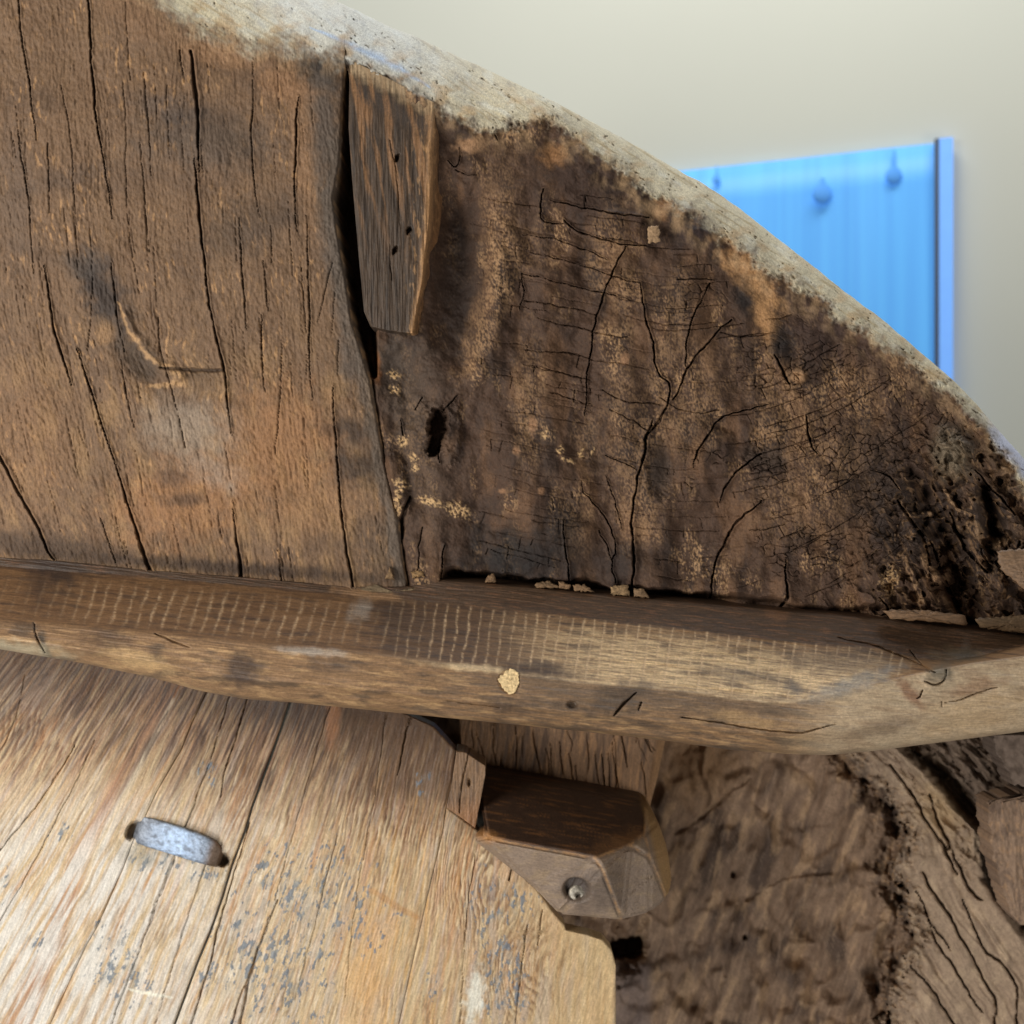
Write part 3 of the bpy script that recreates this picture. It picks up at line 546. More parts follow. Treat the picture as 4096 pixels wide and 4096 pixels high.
# ---- tapered filler wedge between the planks
WL = curve_v([(1385, 240), (1398, 290), (1394, 507), (1409, 725), (1434, 1014), (1456, 1246), (1484, 1310), (1490, 1400)])
WR = curve_v([(1830, 240), (1810, 420), (1782, 616), (1768, 800), (1758, 913), (1736, 1051), (1727, 1130), (1690, 1340), (1688, 1400)])
WB = curve([(1380, 1290), (1484, 1306), (1561, 1322), (1690, 1338), (1790, 1340)])
u, v = patch(WL, WR, lambda u: INN(u) - 6 + 0.0 * u, lambda u: WB(u) + 0.5 * pn(u / 6, u * 0, 2), 150, 330)
rel = (u - WL(v)) / (WR(v) - WL(v))
ari = np.interp(v * 4, [300, 700, 900, 1130, 1340], [0.78, 0.86, 0.86, 0.86, 0.80])      # arris; right of it a bevel turns away
h = 6 + 3 * rel + 0.8 * fbm(u / 2.5, v / 40, 3, 201) + 1.2 * fbm(u / 12, v / 60, 3, 203)
h = h - 26 * np.maximum(0, rel - ari) / (1 - ari) - 2.5 * (1 - ss(0, .04, rel))
h = h - 30 * ss(340, 250, v * 4 / 1.0) * 0
h = h - 8 * (1 - ss(0, 40, v - INN(u)))
c = np.broadcast_to(lin(74, 59, 46), u.shape + (3,)).copy()
c = mix(c, lin(54, 44, 36), ss(0, .5, fbm(u / 5, v / 60, 3, 205)) * .8)
c = mix(c, lin(154, 112, 74), ss(0.0, 0.45, fbm(u / 9 - v / 50, v / 70, 4, 207)) * (1 - ss(600, 1150, v * 4)) * .6)
c = mix(c, lin(164, 126, 86), ss(0.15, 0.45, fbm(u / 3.5, v / 14, 3, 209)) * ss(.55, .8, rel) * .8)
c = mix(c, lin(176, 132, 88), np.exp(-((rel - ari) / 0.05) ** 2) * .75)
c = mix(c, lin(150, 108, 70), ss(ari + .02, ari + .1, rel) * .6)
for p, w in (([(1560, 560), (1590, 700), (1600, 900)], [3, 5, 3]), ([(1560, 980), (1566, 1120)], [3, 6])):
    h = h - 3 * stroke(u, v, p, w, .3)
for (bx, by) in ((1588, 632), (1636, 922), (1580, 1000)):
    m = blob(u, v, bx, by, 9, 16, 22, .5, .5, 3); h = h - 9 * m
inn2 = INN(u)
m = (1 - ss(0, 16, v - inn2 - 6 * fbm(u / 9, v / 9, 3, 5))); c = mix(c, lin(176, 150, 116), m * .7)
y = 1.000 - h / 1000
child(sheet("wedge", unproj(u, v, y), c, wood("wedge_wood", .55, .35, (900, 900, 60), .4, .35), wheel, 0.03), wheel)

# ---- batten
bt = {}
TOP = smooth_curve([(-120, 2222), (0, 2228), (217, 2240), (601, 2280), (964, 2308), (1400, 2346), (1633, 2345), (1764, 2318), (1952, 2330), (2278, 2362), (2700, 2400), (3124, 2436), (3529, 2470), (3855, 2512), (4096, 2540), (4300, 2560)], 4)
BAN = smooth_curve([(-120, 2262), (0, 2268), (600, 2312), (1000, 2345), (1400, 2380), (1517, 2392), (1807, 2418), (2278, 2467), (2700, 2512), (3131, 2566), (3529, 2594), (3674, 2634), (3800, 2640), (3913, 2626), (4096, 2580), (4300, 2530)], 4)
ARR = smooth_curve([(-120, 2470), (0, 2482), (318, 2510), (600, 2532), (1000, 2577), (1400, 2606), (1844, 2664), (2332, 2725), (2696, 2755), (2913, 2787), (3080, 2806), (3167, 2806), (3421, 2752), (3674, 2692), (3768, 2674), (3900, 2650), (4096, 2625), (4300, 2600)], 5)
BOT = smooth_curve([(-120, 2580), (0, 2597), (318, 2650), (615, 2712), (806, 2765), (996, 2798), (1187, 2811), (1484, 2841), (1844, 2877), (2332, 2926), (2671, 2964), (2926, 3000), (3180, 3017), (3307, 3021), (3477, 3006), (3774, 2968), (3965, 2943), (4096, 2926), (4300, 2890)], 6)
nc, nr = 940, 225
uu = np.r_[np.linspace(-260, -16, 31)[:-1], np.linspace(-16, 1042, nc), np.linspace(1042, 1290, 31)[1:]][None, :]; nc = uu.shape[1]
key = np.array([0, .30, .34, .64, .69, .96, 1.0])        # row parameter of the control lines
q = np.linspace(0, 1, nr)
T_, B_, A_, O_ = TOP(uu)[0], BAN(uu)[0], ARR(uu)[0], BOT(uu)[0]
u1 = uu[0]
lowmid = A_ + (O_ - A_) * 0.62
V = np.stack([T_ - 4, T_, B_, A_, lowmid, O_ - 1.5, O_])
bd = np.interp(u1 * 4, [0, 1350, 1900, 2700, 3600, 4096], [4, 4, 14, 24, 26, 22])          # how far the dark upper step stands out
Yc = np.stack([0 * u1 + 1.03, 0 * u1 + .998, .998 - bd / 1000, 0 * u1 + .918, 0 * u1 + .905, 0 * u1 + .925, 0 * u1 + .955])
ks = np.array([0, .02, .27, .62, .86, .985, 1.0])
v = np.empty((nr, nc)); yb = np.empty((nr, nc))
for j in range(nc):
    v[:, j] = np.interp(q, ks, V[:, j]); yb[:, j] = np.interp(q, ks, Yc[:, j])
k = np.hanning(9)[1:-1]; k /= k.sum()
def smr(a):
    p = np.pad(a, ((3, 3), (0, 0)), mode='reflect', reflect_type='odd')
    return sum(k[i] * p[i:i + nr] for i in range(7))
yb = smr(smr(yb)); v[2:-8] = smr(v)[2:-8]
u = np.broadcast_to(uu, v.shape).copy()
bnd = (v - BAN(u)); arr = (v - ARR(u))
al = u + 0.0; ac = v - 0.11 * u
fine = fbm(al / 40, ac / 2.0, 3, 301); mid = fbm(al / 120, ac / 7, 3, 303); big = fbm(u / 70, v / 30, 3, 305)
h = 0.5 * fine + 1.0 * mid + 2.2 * big * ss(-5, 30, arr)
c = np.broadcast_to(lin(128, 96, 64), u.shape + (3,)).copy()
c = mix(c, lin(84, 60, 42), ss(-.05, .4, fbm(al / 70, ac / 3.2, 4, 307)) * .8)
# upper step: shade next to the slab painted dark
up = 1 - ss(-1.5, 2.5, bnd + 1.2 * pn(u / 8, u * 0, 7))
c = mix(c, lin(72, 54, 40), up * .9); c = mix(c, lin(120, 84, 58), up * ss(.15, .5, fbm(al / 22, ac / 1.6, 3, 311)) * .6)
# saw marks on the sloping face
face = (1 - up) * (1 - ss(-5, 1, arr))
left = 1 - ss(370, 400, u)
ph = np.where(u < 388, (u + 0.32 * (v - ARR(u))) / 12.8, (u + 0.16 * (v - ARR(u))) / 11.2 + .3) + 0.12 * pn(u / 30, v / 30, 5) + .08 * pn(u / 55, u * 0, 6) + .10 * pn(u / 5, v / 12, 8)
fr = ph - np.floor(ph); idn = np.floor(ph).astype(int)
rb = bnd / np.maximum(ARR(u) - BAN(u), 1)
sm = np.where(u < 388, ss(.02, .35, rb) * (1 - ss(.75, 1.0, rb)), 1) * np.exp(-((fr - .5) / np.where(u < 388, .11, .085)) ** 2) * (0.65 + .45 * RA[idn & 255]) * ss(-.75, -.05, fbm(al / 9, ac / 5, 3, 314) + .4 * (RB[idn & 255] - .5)) * (.55 + .7 * ss(-.4, .3, fbm(al / 6, ac / 2.2, 3, 313)))
c = mix(c, lin(114, 82, 54), face * (1 - ss(480, 640, u)) * .45)
c = mix(c, lin(84, 62, 44), face * ss(370, 392, u + 6 * fbm(v / 6, u / 20, 3, 318)) * (1 - ss(470, 560, u)) * .6)
c = mix(c, lin(220, 188, 142), face * ss(470, 640, u + 25 * fbm(al / 60, ac / 8, 3, 315)) * (1 - ss(850, 930, u)) * ss(-4, 26, bnd + 8 * fbm(al / 30, ac / 6, 3, 316)) * (.45 + .55 * ss(-.3, .3, fbm(al / 30, ac / 1.8, 3, 317))))  # brightness of the lit middle stretch, painted as cream
c = mix(c, lin(64, 50, 42), face * ss(.05, .5, fbm(al / 40, ac / 5, 4, 319)) * .55)
c = mix(c, lin(204, 172, 134), face * sm * np.interp(u, [0, 60, 100, 300, 340, 372, 400, 500, 900, 915], [.1, .2, .55, .55, .3, .15, .65, .8, .8, 0])) 
h = h - face * sm * .5
# lower rounded face
lo = ss(-2, 4, arr)
c = mix(c, lin(142, 110, 78), lo * .75)
c = mix(c, lin(176, 140, 98), lo * ss(0, .45, fbm(al / 34, ac / 5, 4, 321)) * .75)
c = mix(c, lin(84, 68, 54), lo * ss(.1, .5, fbm(al / 44, ac / 10, 4, 323)) * .75)
c = mix(c, lin(178, 157, 128), lo * ss(760, 860, u) * .8)  # right end painted paler for the light falling on it
c = mix(c, lin(142, 118, 92), lo * ss(700, 860, u) * ss(0, .5, fbm(al / 46, ac / 16, 4, 326)) * .7)
c = mix(c, lin(96, 80, 66), lo * ss(380, 480, u) * (1 - ss(740, 800, u)) * ss(-.2, .35, fbm(al / 26, ac / 2.4, 4, 325)) * .6)
c = mix(c, lin(108, 90, 73), lo * ss(420, 560, u) * (1 - ss(770, 830, u)) * (1 - ss(8, 40, arr)) * .6)
c = mix(c, lin(220, 190, 148), np.exp(-(arr / 2.0) ** 2) * ss(340, 560, u) * (1 - ss(830, 900, u)) * (.55 + .5 * fbm(al / 12, ac / 3, 3, 327)) * 1.0)  # highlight along the arris, painted into the colour
for (bx, by, rx, ry, an, col, st) in ((230, 2270, 110, 90, 10, (60, 46, 38), .85), (150, 2290, 60, 130, 0, (62, 46, 38), .5), (180, 2600, 20, 90, -15, (60, 54, 46), .9), (60, 2600, 200, 40, 6, (190, 176, 146), .7), (430, 2560, 110, 50, 10, (84, 62, 46), .7),
      (560, 2640, 160, 40, 15, (196, 160, 112), .6), (970, 2680, 90, 75, 0, (70, 54, 44), .85), (1340, 2660, 120, 30, 5, (84, 66, 52), .6), (1250, 2605, 140, 18, 4, (176, 164, 150), .6), (1900, 2672, 160, 16, 4, (206, 178, 138), .85), (1560, 2430, 170, 110, 20, (60, 46, 38), .45),
      (2150, 2680, 160, 30, 5, (66, 48, 36), .8), (2470, 2800, 140, 60, -20, (80, 66, 54), .75), (2290, 2820, 30, 20, 0, (70, 56, 44), .8), (2030, 2830, 110, 30, 5, (78, 62, 50), .7), (3180, 2750, 40, 30, 20, (80, 74, 70), .8), (2960, 2700, 180, 30, 6, (94, 82, 72), .5),
      (3350, 2650, 260, 50, 4, (96, 76, 58), .6), (3400, 2740, 200, 34, -20, (120, 122, 120), .6), (3760, 2690, 60, 40, -20, (98, 90, 76), .8), (3830, 2620, 110, 34, 0, (104, 86, 64), .8), (3640, 2770, 80, 26, 50, (118, 78, 54), .7), (3900, 2750, 130, 30, -15, (122, 88, 62), .6),
      (3100, 2460, 60, 26, 10, (112, 80, 56), .7), (3860, 2620, 60, 26, 0, (60, 52, 40), .6), (2980, 2880, 160, 30, 10, (186, 150, 104), .5), (1480, 2380, 150, 22, 8, (170, 130, 90), .5), (1440, 2440, 50, 40, -40, (168, 156, 142), .5), (3900, 2860, 240, 80, -12, (170, 142, 106), .6), (3560, 2900, 140, 40, -14, (110, 90, 70), .6)):
    c = mix(c, lin(*col), blob(u, v, bx, by, rx, ry, an, .7, .5, 11, int(bx)) * st)  # stains, plus painted ridge highlight, blue sheen and a shadow-shaped patch
ck = np.zeros(u.shape)
for p, w, a in (([(2725, 2868), (2900, 2895), (3060, 2920), (3203, 2934), (3290, 2912), (3348, 2896)], [5, 7, 8, 9, 7, 3], .7), ([(2454, 2864), (2490, 2820), (2546, 2770)], [4, 20, 4], 1), ([(2552, 2845), (2566, 2810)], [4, 9], .7), ([(3780, 2812), (3850, 2795), (3920, 2768), (3990, 2750)], [3, 7, 5, 3], .7), ([(3768, 2830), (3766, 2806)], [3, 5], .5),
      ([(3350, 2548), (3450, 2570), (3530, 2592), (3640, 2640), (3740, 2690)], [3, 6, 8, 10, 6], .8), ([(3640, 2600), (3680, 2650), (3720, 2690)], [3, 6, 3], .7), ([(136, 2490), (150, 2560), (180, 2610)], [5, 8, 5], .7), ([(2000, 2830), (1860, 2815), (1760, 2800)], [6, 5, 2], .6), ([(3690, 2760), (3680, 2790), (3665, 2795)], [6, 10, 4], .8), ([(3784, 2680), (3782, 2720), (3740, 2745), (3700, 2725)], [6, 9, 9, 5], .8), ([(620, 2535), (700, 2570), (760, 2590)], [6, 12, 4], .6)):
    ck = np.maximum(ck, ss(0, .75, stroke(u, v, p, np.array(w) * 1.1, .25)) * a)
h = h - 7 * ck
h = h + 2.5 * blob(u, v, 3740, 2700, 60, 44, -20, .5, .2) - 4 * blob(u, v, 2290, 2820, 22, 16, 0, .5, .2)
chip = blob(u, v, 2036, 2724, 44, 48, 10, .2, .22, 6); h = h - 1.6 * chip
y = yb - h / 1000
MB = wood("batten_wood", .5, .4, (70, 700, 900), .35, .32)
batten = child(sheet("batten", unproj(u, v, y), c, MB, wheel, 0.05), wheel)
def lump_piece(name, outline, y0, thick, col, mat, parent, dome=2.0, n=14, seed=1, grain=0.3):
    """closed little piece of wood: outline in the 4096 grid, dome and roughness in mm"""
    p = np.array(outline, float) / 4
    d = np.r_[0, np.cumsum(np.hypot(*np.diff(np.r_[p, p[:1]], axis=0).T))]; t = np.linspace(0, d[-1], 64, endpoint=False)
    pp = np.r_[p, p[:1]]; x = np.interp(t, d, pp[:, 0]); z = np.interp(t, d, pp[:, 1])
    sz = min(1.0, d[-1] / 60); x = x + (1.6 * pn(t / 3.7, t * 0 + seed * 3.1, seed) + .7 * pn(t / 1.3, t * 0 + seed, seed + 1)) * sz; z = z + (1.6 * pn(t / 3.3, t * 0 + seed * 1.7, seed + 2) + .7 * pn(t / 1.2, t * 0 + seed, seed + 3)) * sz
    cx, cz = x.mean(), z.mean(); co = []; tt = []
    for i, s_ in enumerate(np.linspace(1, 0.02, n)):
        a = cx + (x - cx) * s_; b = cz + (z - cz) * s_
        yy = (y0(a, b) if callable(y0) else y0) - (thick + dome * (1 - s_ ** 2) ** .5 * 1.0 + .7 * fbm(a / 3, b / 3, 3, seed)) / 1000
        co.append(unproj(a, b, yy)); tt.append(np.clip(lin(*col) * (1 + grain * fbm(a / 5, b / 2, 3, seed + 3))[:, None], 0, 1))
    base = unproj(x, z, (y0(x, z) if callable(y0) else y0 + 0 * x) + .006)
    co = np.concatenate([base] + co); tt = np.concatenate([tt[0]] + tt)
    f = []
    m = 64
    for i in range(n):
        for j in range(m):
            f.append((i * m + j, (i + 1) * m + j, (i + 1) * m + (j + 1) % m, i * m + (j + 1) % m))
    return link_mesh(name, co, f, mat, parent, tt)
MCH = wood("bare_wood", .7, .25, (300, 300, 300), .5, .2)
yi = lambda a, b: np.array([y[int(np.argmin(np.abs(v[:, int(np.argmin(np.abs(uu[0] - p_)))] - q_))), int(np.argmin(np.abs(uu[0] - p_)))] for p_, q_ in zip(np.atleast_1d(a), np.atleast_1d(b))])
sc = lump_piece("chip_scar", [(1990, 2715), (2018, 2690), (2045, 2672), (2075, 2690), (2078, 2730), (2060, 2765), (2045, 2780), (2020, 2765), (2005, 2745)], lambda a, b: yi(a, b), 1.4, (226, 196, 146), MCH, None, .6)
sc.parent = batten; sc["label"] = "small patch of fresh pale bare wood"
# splinters and broken chips caught between plank and batten
for i, (ol, col) in enumerate((([(1430, 2352), (1500, 2338), (1560, 2362), (1660, 2352), (1715, 2372), (1712, 2398), (1600, 2390), (1500, 2384)], (150, 118, 84)), ([(1640, 2285), (1690, 2282), (1700, 2305), (1650, 2312)], (176, 128, 80)), ([(1952, 2300), (1975, 2292), (1985, 2328), (1940, 2330)], (150, 108, 72)),
      ([(2140, 2335), (2200, 2322), (2240, 2350), (2150, 2352)], (140, 102, 68)), ([(2232, 2325), (2282, 2336), (2280, 2358), (2234, 2352)], (158, 114, 76)), ([(2290, 2340), (2340, 2338), (2380, 2368), (2300, 2364)], (150, 108, 72)), ([(2442, 2345), (2510, 2338), (2520, 2382), (2440, 2378)], (166, 124, 82)), ([(2535, 2355), (2575, 2356), (2600, 2390), (2535, 2388)], (150, 110, 74)), ([(1540, 2312), (1560, 2268), (1580, 2320)], (160, 118, 78)))):
    o = lump_piece("wood_chip", ol, .997, 0.6 + .5 * (i % 3), [col[0] * .78, col[1] * .84, col[2] * .9], MCH, None, 2.0, 8, i + 11, .7); child(o, wheel)
o = lump_piece("peg", [(2594, 905), (2638, 902), (2640, 968), (2592, 972)], .992, 3, (160, 130, 98), MCH, None, 1.5, 8, 6); child(o, wheel)
o = lump_piece("inset_block", [(3985, 2205), (4120, 2190), (4160, 2420), (4090, 2350), (4005, 2280)], .985, 8, (122, 96, 72), MB, None, 3, 12, 8); child(o, wheel)
o = lump_piece("inset_block", [(3530, 2440), (3700, 2440), (3860, 2462), (3870, 2500), (3560, 2474)], .985, 4, (120, 92, 66), MB, None, 3, 10, 9); child(o, wheel)
o = lump_piece("inset_block", [(3900, 2475), (4140, 2455), (4150, 2540), (3920, 2510)], .985, 4, (112, 90, 66), MB, None, 3, 10, 10); child(o, wheel)

# ------------------------------------------------------------------ pale board below the batten
board = thing("board", "pale worn board with blue paint specks and a short iron staple below the batten", "board", (-.25, 1.07, -.4))
BO_Y = 1.075
def ub_of(u, v):
    dv = v * 4 - 4096; return (u * 4 + .54 * dv) / (1 + .000205 * dv)
def line_u(ub):                        # u on the grain line that starts at ub on the bottom edge
    return lambda v: (ub + (-.54 + .000205 * ub) * (v * 4 - 4096)) / 4
def off_line(pts):
    return curve_v(pts)
L1 = [(900, 2600), (830, 2761), (768, 2892), (725, 3000), (652, 3123), (623, 3174), (580, 3268), (533, 3363), (493, 3471), (435, 3602), (391, 3703), (348, 3776), (304, 3870), (190, 4120), (150, 4200)]
L2 = [(1235, 2600), (1163, 2805), (1094, 3000), (1007, 3232), (982, 3319), (927, 3464), (888, 3594), (842, 3725), (790, 3850), (690, 4120), (660, 4200)]
L3 = [(1850, 2600), (1832, 2900), (1812, 3120), (1785, 3232), (1771, 3326), (1735, 3479), (1706, 3602), (1650, 3850), (1590, 4120), (1570, 4200)]
EDG = [(1590, 2600), (1590, 2841), (1735, 2906), (1825, 3004), (1806, 3140), (1785, 3232), (1851, 3280), (1916, 3330), (1967, 3392), (2061, 3479), (2148, 3558), (2206, 3645), (2255, 3700), (2264, 3721), (2350, 3740), (2410, 3760), (2445, 3800), (2463, 3860), (2463, 4200)]
MBO = wood("pale_board_wood", .42, .28, (500, 500, 60), .3, .25, math.radians(-18))
def board_plank(Lf, Rf, Tf, nc, nr, label, gapL=0, gapR=0, yoff=0.0, seed=0, f0=0.0):
    u, v = patch(lambda q: Lf(q) + gapL, lambda q: Rf(q) - gapR, Tf, lambda u: 1042 + 0 * u, nc, nr, 8, f0=f0)
    ub = ub_of(u, v); al = v * 4 / 4
    g = ub / 4 + 3 * fbm(ub / 240, v / 90, 3, 400)
    eye1 = np.exp(-(((u - 470) / 28) ** 2 + ((v - 870) / 60) ** 2)); eye2 = np.exp(-(((u - 520) / 40) ** 2 + ((v - 965) / 50) ** 2)); eye3 = np.exp(-(((u - 30) / 40) ** 2 + ((v - 690) / 40) ** 2))
    eye4 = np.exp(-(((u - 300) / 26) ** 2 + ((v - 790) / 44) ** 2))
    cath = 34 * eye1 + 40 * eye2 + 40 * eye3 + 16 * eye4 + 12 * fbm(g / 46, v / 150, 3, 404 + seed)
    warp = 2.6 * fbm(g / 7, v / 20, 3, 407) + .8 * fbm(g / 2.5, v / 9, 2, 408)
    ring = (g + cath + warp) / np.interp(u, [0, 300, 450, 620], [8.4, 7.6, 6.6, 6.2])
    fr = ring - np.floor(ring)
    gl = ss(.15, .75, fr) * (1 - ss(.86, 1.0, fr))                       # one hard, one soft flank to every year
    st = fbm(g / 5, v / 120, 4, 411); st2 = fbm(g / 22, v / 200, 3, 413); fib = fbm(g / 1.7, v / 16, 3, 415)
    figz = np.zeros(u.shape)
    for (bx, by, rx, ry, an) in ((120, 2880, 420, 260, 0), (980, 3120, 170, 300, 12), (1560, 3200, 330, 360, 0), (1900, 3500, 220, 330, 0), (2080, 3880, 260, 220, 0), (300, 3000, 200, 140, -30)):
        figz = np.maximum(figz, blob(u, v, bx, by, rx, ry, an, 1.1, .4, 24, int(by)))
    figure = np.maximum(ss(-.05, .4, fbm(g / 26, v / 60, 3, 419)) * .6, figz)
    c = np.broadcast_to(lin(200, 174, 134), u.shape + (3,)).copy()
    c = mix(c, lin(178, 144, 108), ss(-.1, .5, st) * .7)
    btm = BOT(u)
    top_shade = 1 - ss(22, 150, v - btm - 44 * fbm(g / 9, v / 90, 4, 417))  # batten's contact shadow and brown stain, painted on the board
    c = mix(c, lin(158, 106, 64), np.maximum(figz, .8 * top_shade) * ss(-.35, .3, fbm(g / 7, v / 40, 4, 438)) * .65)
    c = mix(c, lin(88, 54, 32), gl * (.14 + .86 * figure) * (.85 + .15 * top_shade) * ss(-.6, .1, fbm(g / 3, v / 22, 3, 420)))
    c = mix(c, lin(226, 208, 178), (1 - gl) * figure * ss(-.2, .4, fbm(g / 2.2, v / 18, 3, 418)) * .45)
    c = mix(c, lin(186, 132, 80), ss(.05, .5, st2) * ss(-.3, .4, fbm(g / 4, v / 60, 3, 421)) * .6)
    c = mix(c, lin(190, 150, 120), ss(.1, .5, fbm(g / 12, v / 60, 3, 423)) * .4)
    c = mix(c, lin(178, 164, 150), ss(.05, .5, fbm(g / 9, v / 80, 3, 424)) * .5)
    c = mix(c, lin(222, 210, 190), ss(.0, .5, fbm(g / 3, v / 24, 3, 425)) * .5 * ss(720, 880, v) * (1 - ss(250, 400, u)))
    bandc = stroke(u, v, [(740, 2700), (640, 2840), (470, 3120), (330, 3400), (230, 3700), (120, 4000), (60, 4140)], [60, 70, 90, 110, 130, 160, 180])
    c = mix(c, lin(164, 116, 82), ss(0, .8, bandc) * (.7 + .5 * fbm(g / 3, v / 60, 3, 427)))
    c = mix(c, lin(214, 198, 170), ss(0, .8, stroke(u, v, [(690, 2800), (560, 3060), (440, 3300), (330, 3560)], [30, 40, 40, 20])) * .6)
    c = mix(c, lin(206, 158, 98), blob(u, v, 1470, 3880, 100, 300, 6, .9, .4, 20) * .6)
    c = mix(c, lin(202, 156, 92), ss(0.1, .5, fbm(g / 5, v / 50, 3, 428)) * ss(330, 400, u) * (1 - ss(420, 480, u)) * .5)
    c = mix(c, lin(198, 168, 120), ss(500, 600, u) * .5)
    c = mix(c, lin(92, 64, 44), top_shade * (.6 + .4 * ss(-.3, .4, st)) * (1 - .3 * gl))
    c = mix(c, lin(66, 46, 34), top_shade * ss(-.1, .4, fbm(g / 4.4, v / 40, 3, 429)) * .8)
    c = mix(c, lin(52, 37, 27), (1 - ss(2, 52, v - btm - 30 * fbm(g / 7, v / 60, 4, 430))) * (.35 + .5 * ss(140, 300, u)))  # darkest strip of painted shade, close under the batten
    c = mix(c, lin(212, 206, 196), ss(-.35, .25, fbm(g / 8, v / 90, 3, 437)) * ss(760, 880, v) * (1 - ss(90, 320, u)) * .85)  # cool light sheen at lower left, painted as pale wood
    c = mix(c, lin(92, 68, 48), blob(u, v, 1630, 2980, 290, 260, 20, .95, .4, 20) * .75)
    c = mix(c, lin(136, 94, 62), blob(u, v, 1330, 2890, 30, 120, 6, .6, .4, 9) * .75)
    zone = np.zeros(u.shape)
    for (bx, by, rx, ry, an, w) in ((1180, 3560, 260, 200, -20, .9), (1080, 3860, 230, 260, -25, 1), (480, 3860, 120, 170, -25, .9), (2000, 3620, 150, 150, 0, .7), (2020, 3900, 110, 200, 0, .9), (1430, 3680, 150, 150, 0, .7), (620, 3440, 150, 60, 15, .8), (250, 3330, 70, 50, -25, .7), (830, 3100, 50, 50, 0, .9), (20, 3560, 40, 90, 0, .8), (1690, 3140, 40, 50, 0, .7), (150, 3760, 60, 50, 0, .7), (1720, 3980, 70, 90, 0, .7), (840, 3480, 140, 60, 15, .8), (1330, 3450, 110, 110, 0, .6), (560, 3920, 60, 90, -20, .7)):
        zone = np.maximum(zone, w * blob(u, v, bx, by, rx, ry, an, 1.1, .5, 26, int(by)))
    gs = g + .15 * v
    n_ = .65 * fbm(g / 5.0, v / 10, 4, 431, .6) + .35 * fbm(g / 14, v / 26, 3, 432)
    spk = ss(.22, .30, n_ + .26 * zone - .10) * ss(.05, .3, zone)
    c = mix(c, lin(104, 114, 124), spk * .85)
    c = mix(c, lin(158, 154, 142), ss(0.1, .8, zone) * ss(-.1, .5, fbm(g / 8, v / 12, 3, 433)) * .45)
    c = mix(c, lin(120, 118, 106), blob(u, v, 560, 3420, 100, 50, 10, .9, .5, 8) * .45)
    c = mix(c, lin(226, 222, 206), blob(u, v, 1900, 3990, 40, 110, 5, .6, .6, 8) * .8)
    c = mix(c, lin(226, 220, 200), ss(.1, .9, stroke(u, v, [(515, 3955), (600, 3975), (690, 3990)], [10, 36, 10], .5) + .4 * fbm(u / 4, v / 4, 3, 436)) * ss(0, .15, stroke(u, v, [(515, 3955), (600, 3975), (690, 3990)], [10, 36, 10], .5)) * .8)
    tp = [(1480, 3560), (1580, 3620), (1670, 3670)]
    c = mix(c, lin(172, 122, 70), ss(0, .7, stroke(u, v, tp, [30, 44, 30], .3)) * .5)
    h = -0.4 * gl * figure + .3 * fib + .35 * st + 2.5 * fbm(u / 90, v / 90, 3, 435) + .4 * spk
    ck = np.zeros(u.shape)
    for p, w, a in (([(930, 2750), (830, 3080), (700, 3420), (640, 3560), (560, 3800)], [4, 5, 8, 5, 2], .6), ([(1000, 2760), (960, 2900), (905, 3060), (880, 3200)], [4, 7, 6, 2], .7), ([(1330, 2790), (1210, 3200), (1100, 3600)], [3, 4, 2], .4), ([(700, 3430), (640, 3580), (590, 3720), (520, 3900), (440, 4110)], [9, 8, 6, 8, 6], .8),
          ([(300, 2980), (170, 3200), (0, 3400)], [4, 6, 6], .7), ([(380, 2960), (270, 3200), (110, 3500), (-20, 3720)], [2, 5, 5, 3], .5), ([(840, 3400), (720, 3760), (620, 4110)], [3, 6, 4], .6), ([(1110, 3600), (1020, 3840), (950, 4020), (920, 4110)], [7, 8, 9, 9], .9), ([(1080, 3660), (1000, 3880), (960, 4110)], [3, 12, 16], .9),
          ([(1000, 3290), (940, 3480), (880, 3680), (840, 3860), (760, 4110)], [4, 6, 9, 9, 9], .9), ([(1640, 2870), (1610, 3000), (1590, 3100)], [5, 7, 3], .8), ([(1545, 2860), (1500, 3200), (1420, 3600), (1380, 4000)], [2, 4, 3, 3], .4), ([(2048, 3470), (2036, 3520)], [4, 8], .8), ([(2110, 3700), (2085, 3860), (2060, 4110)], [4, 8, 5], .7), ([(2170, 3640), (2150, 3780)], [6, 3], .6),
          ([(1900, 3420), (1860, 3700), (1840, 4100)], [3, 5, 3], .5), ([(1350, 3340), (1280, 3620), (1180, 4000)], [2, 5, 3], .5), ([(100, 2700), (60, 2900), (-10, 3020)], [3, 5, 3], .4)):
        ck = np.maximum(ck, ss(0, .75, stroke(u, v, p, np.maximum(np.array(w) * 1.1, 4), .3)) * a)
    h = h - 6 * ck
    # mortise of the staple
    m = blob(u, v, 890, 3440, 28, 26, 30, .4, .2, 6) + blob(u, v, 535, 3320, 26, 40, 35, .4, .2, 6); h = h - 16 * np.clip(m, 0, 1)
    c = mix(c, lin(120, 100, 78), np.clip(blob(u, v, 900, 3440, 40, 36, 0, .6, .3, 6), 0, 1) * .6)
    h = h - 4 * blob(u, v, 700, 3380, 200, 44, 22, .8, .2, 8)
    nn = ss(0, 2.2, np.minimum(u - Lf(v) - gapL, Rf(v) - gapR - u)); h = h - 0.9 * (1 - nn)
    y = BO_Y + yoff - h / 1000
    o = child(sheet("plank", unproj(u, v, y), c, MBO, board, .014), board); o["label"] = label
    return o
jw = lambda s_: (lambda q: .35 * pn(q / 7, q * 0, s_))
c1, c2, c3, ce = curve_v(L1), curve_v(L2), curve_v(L3), curve_v(EDG)
BT = lambda u: BOT(u) - 16
w1 = lambda q: np.clip(.5 + 1.2 * pn(q / 26, q * 0, 61), .1, 1.6)
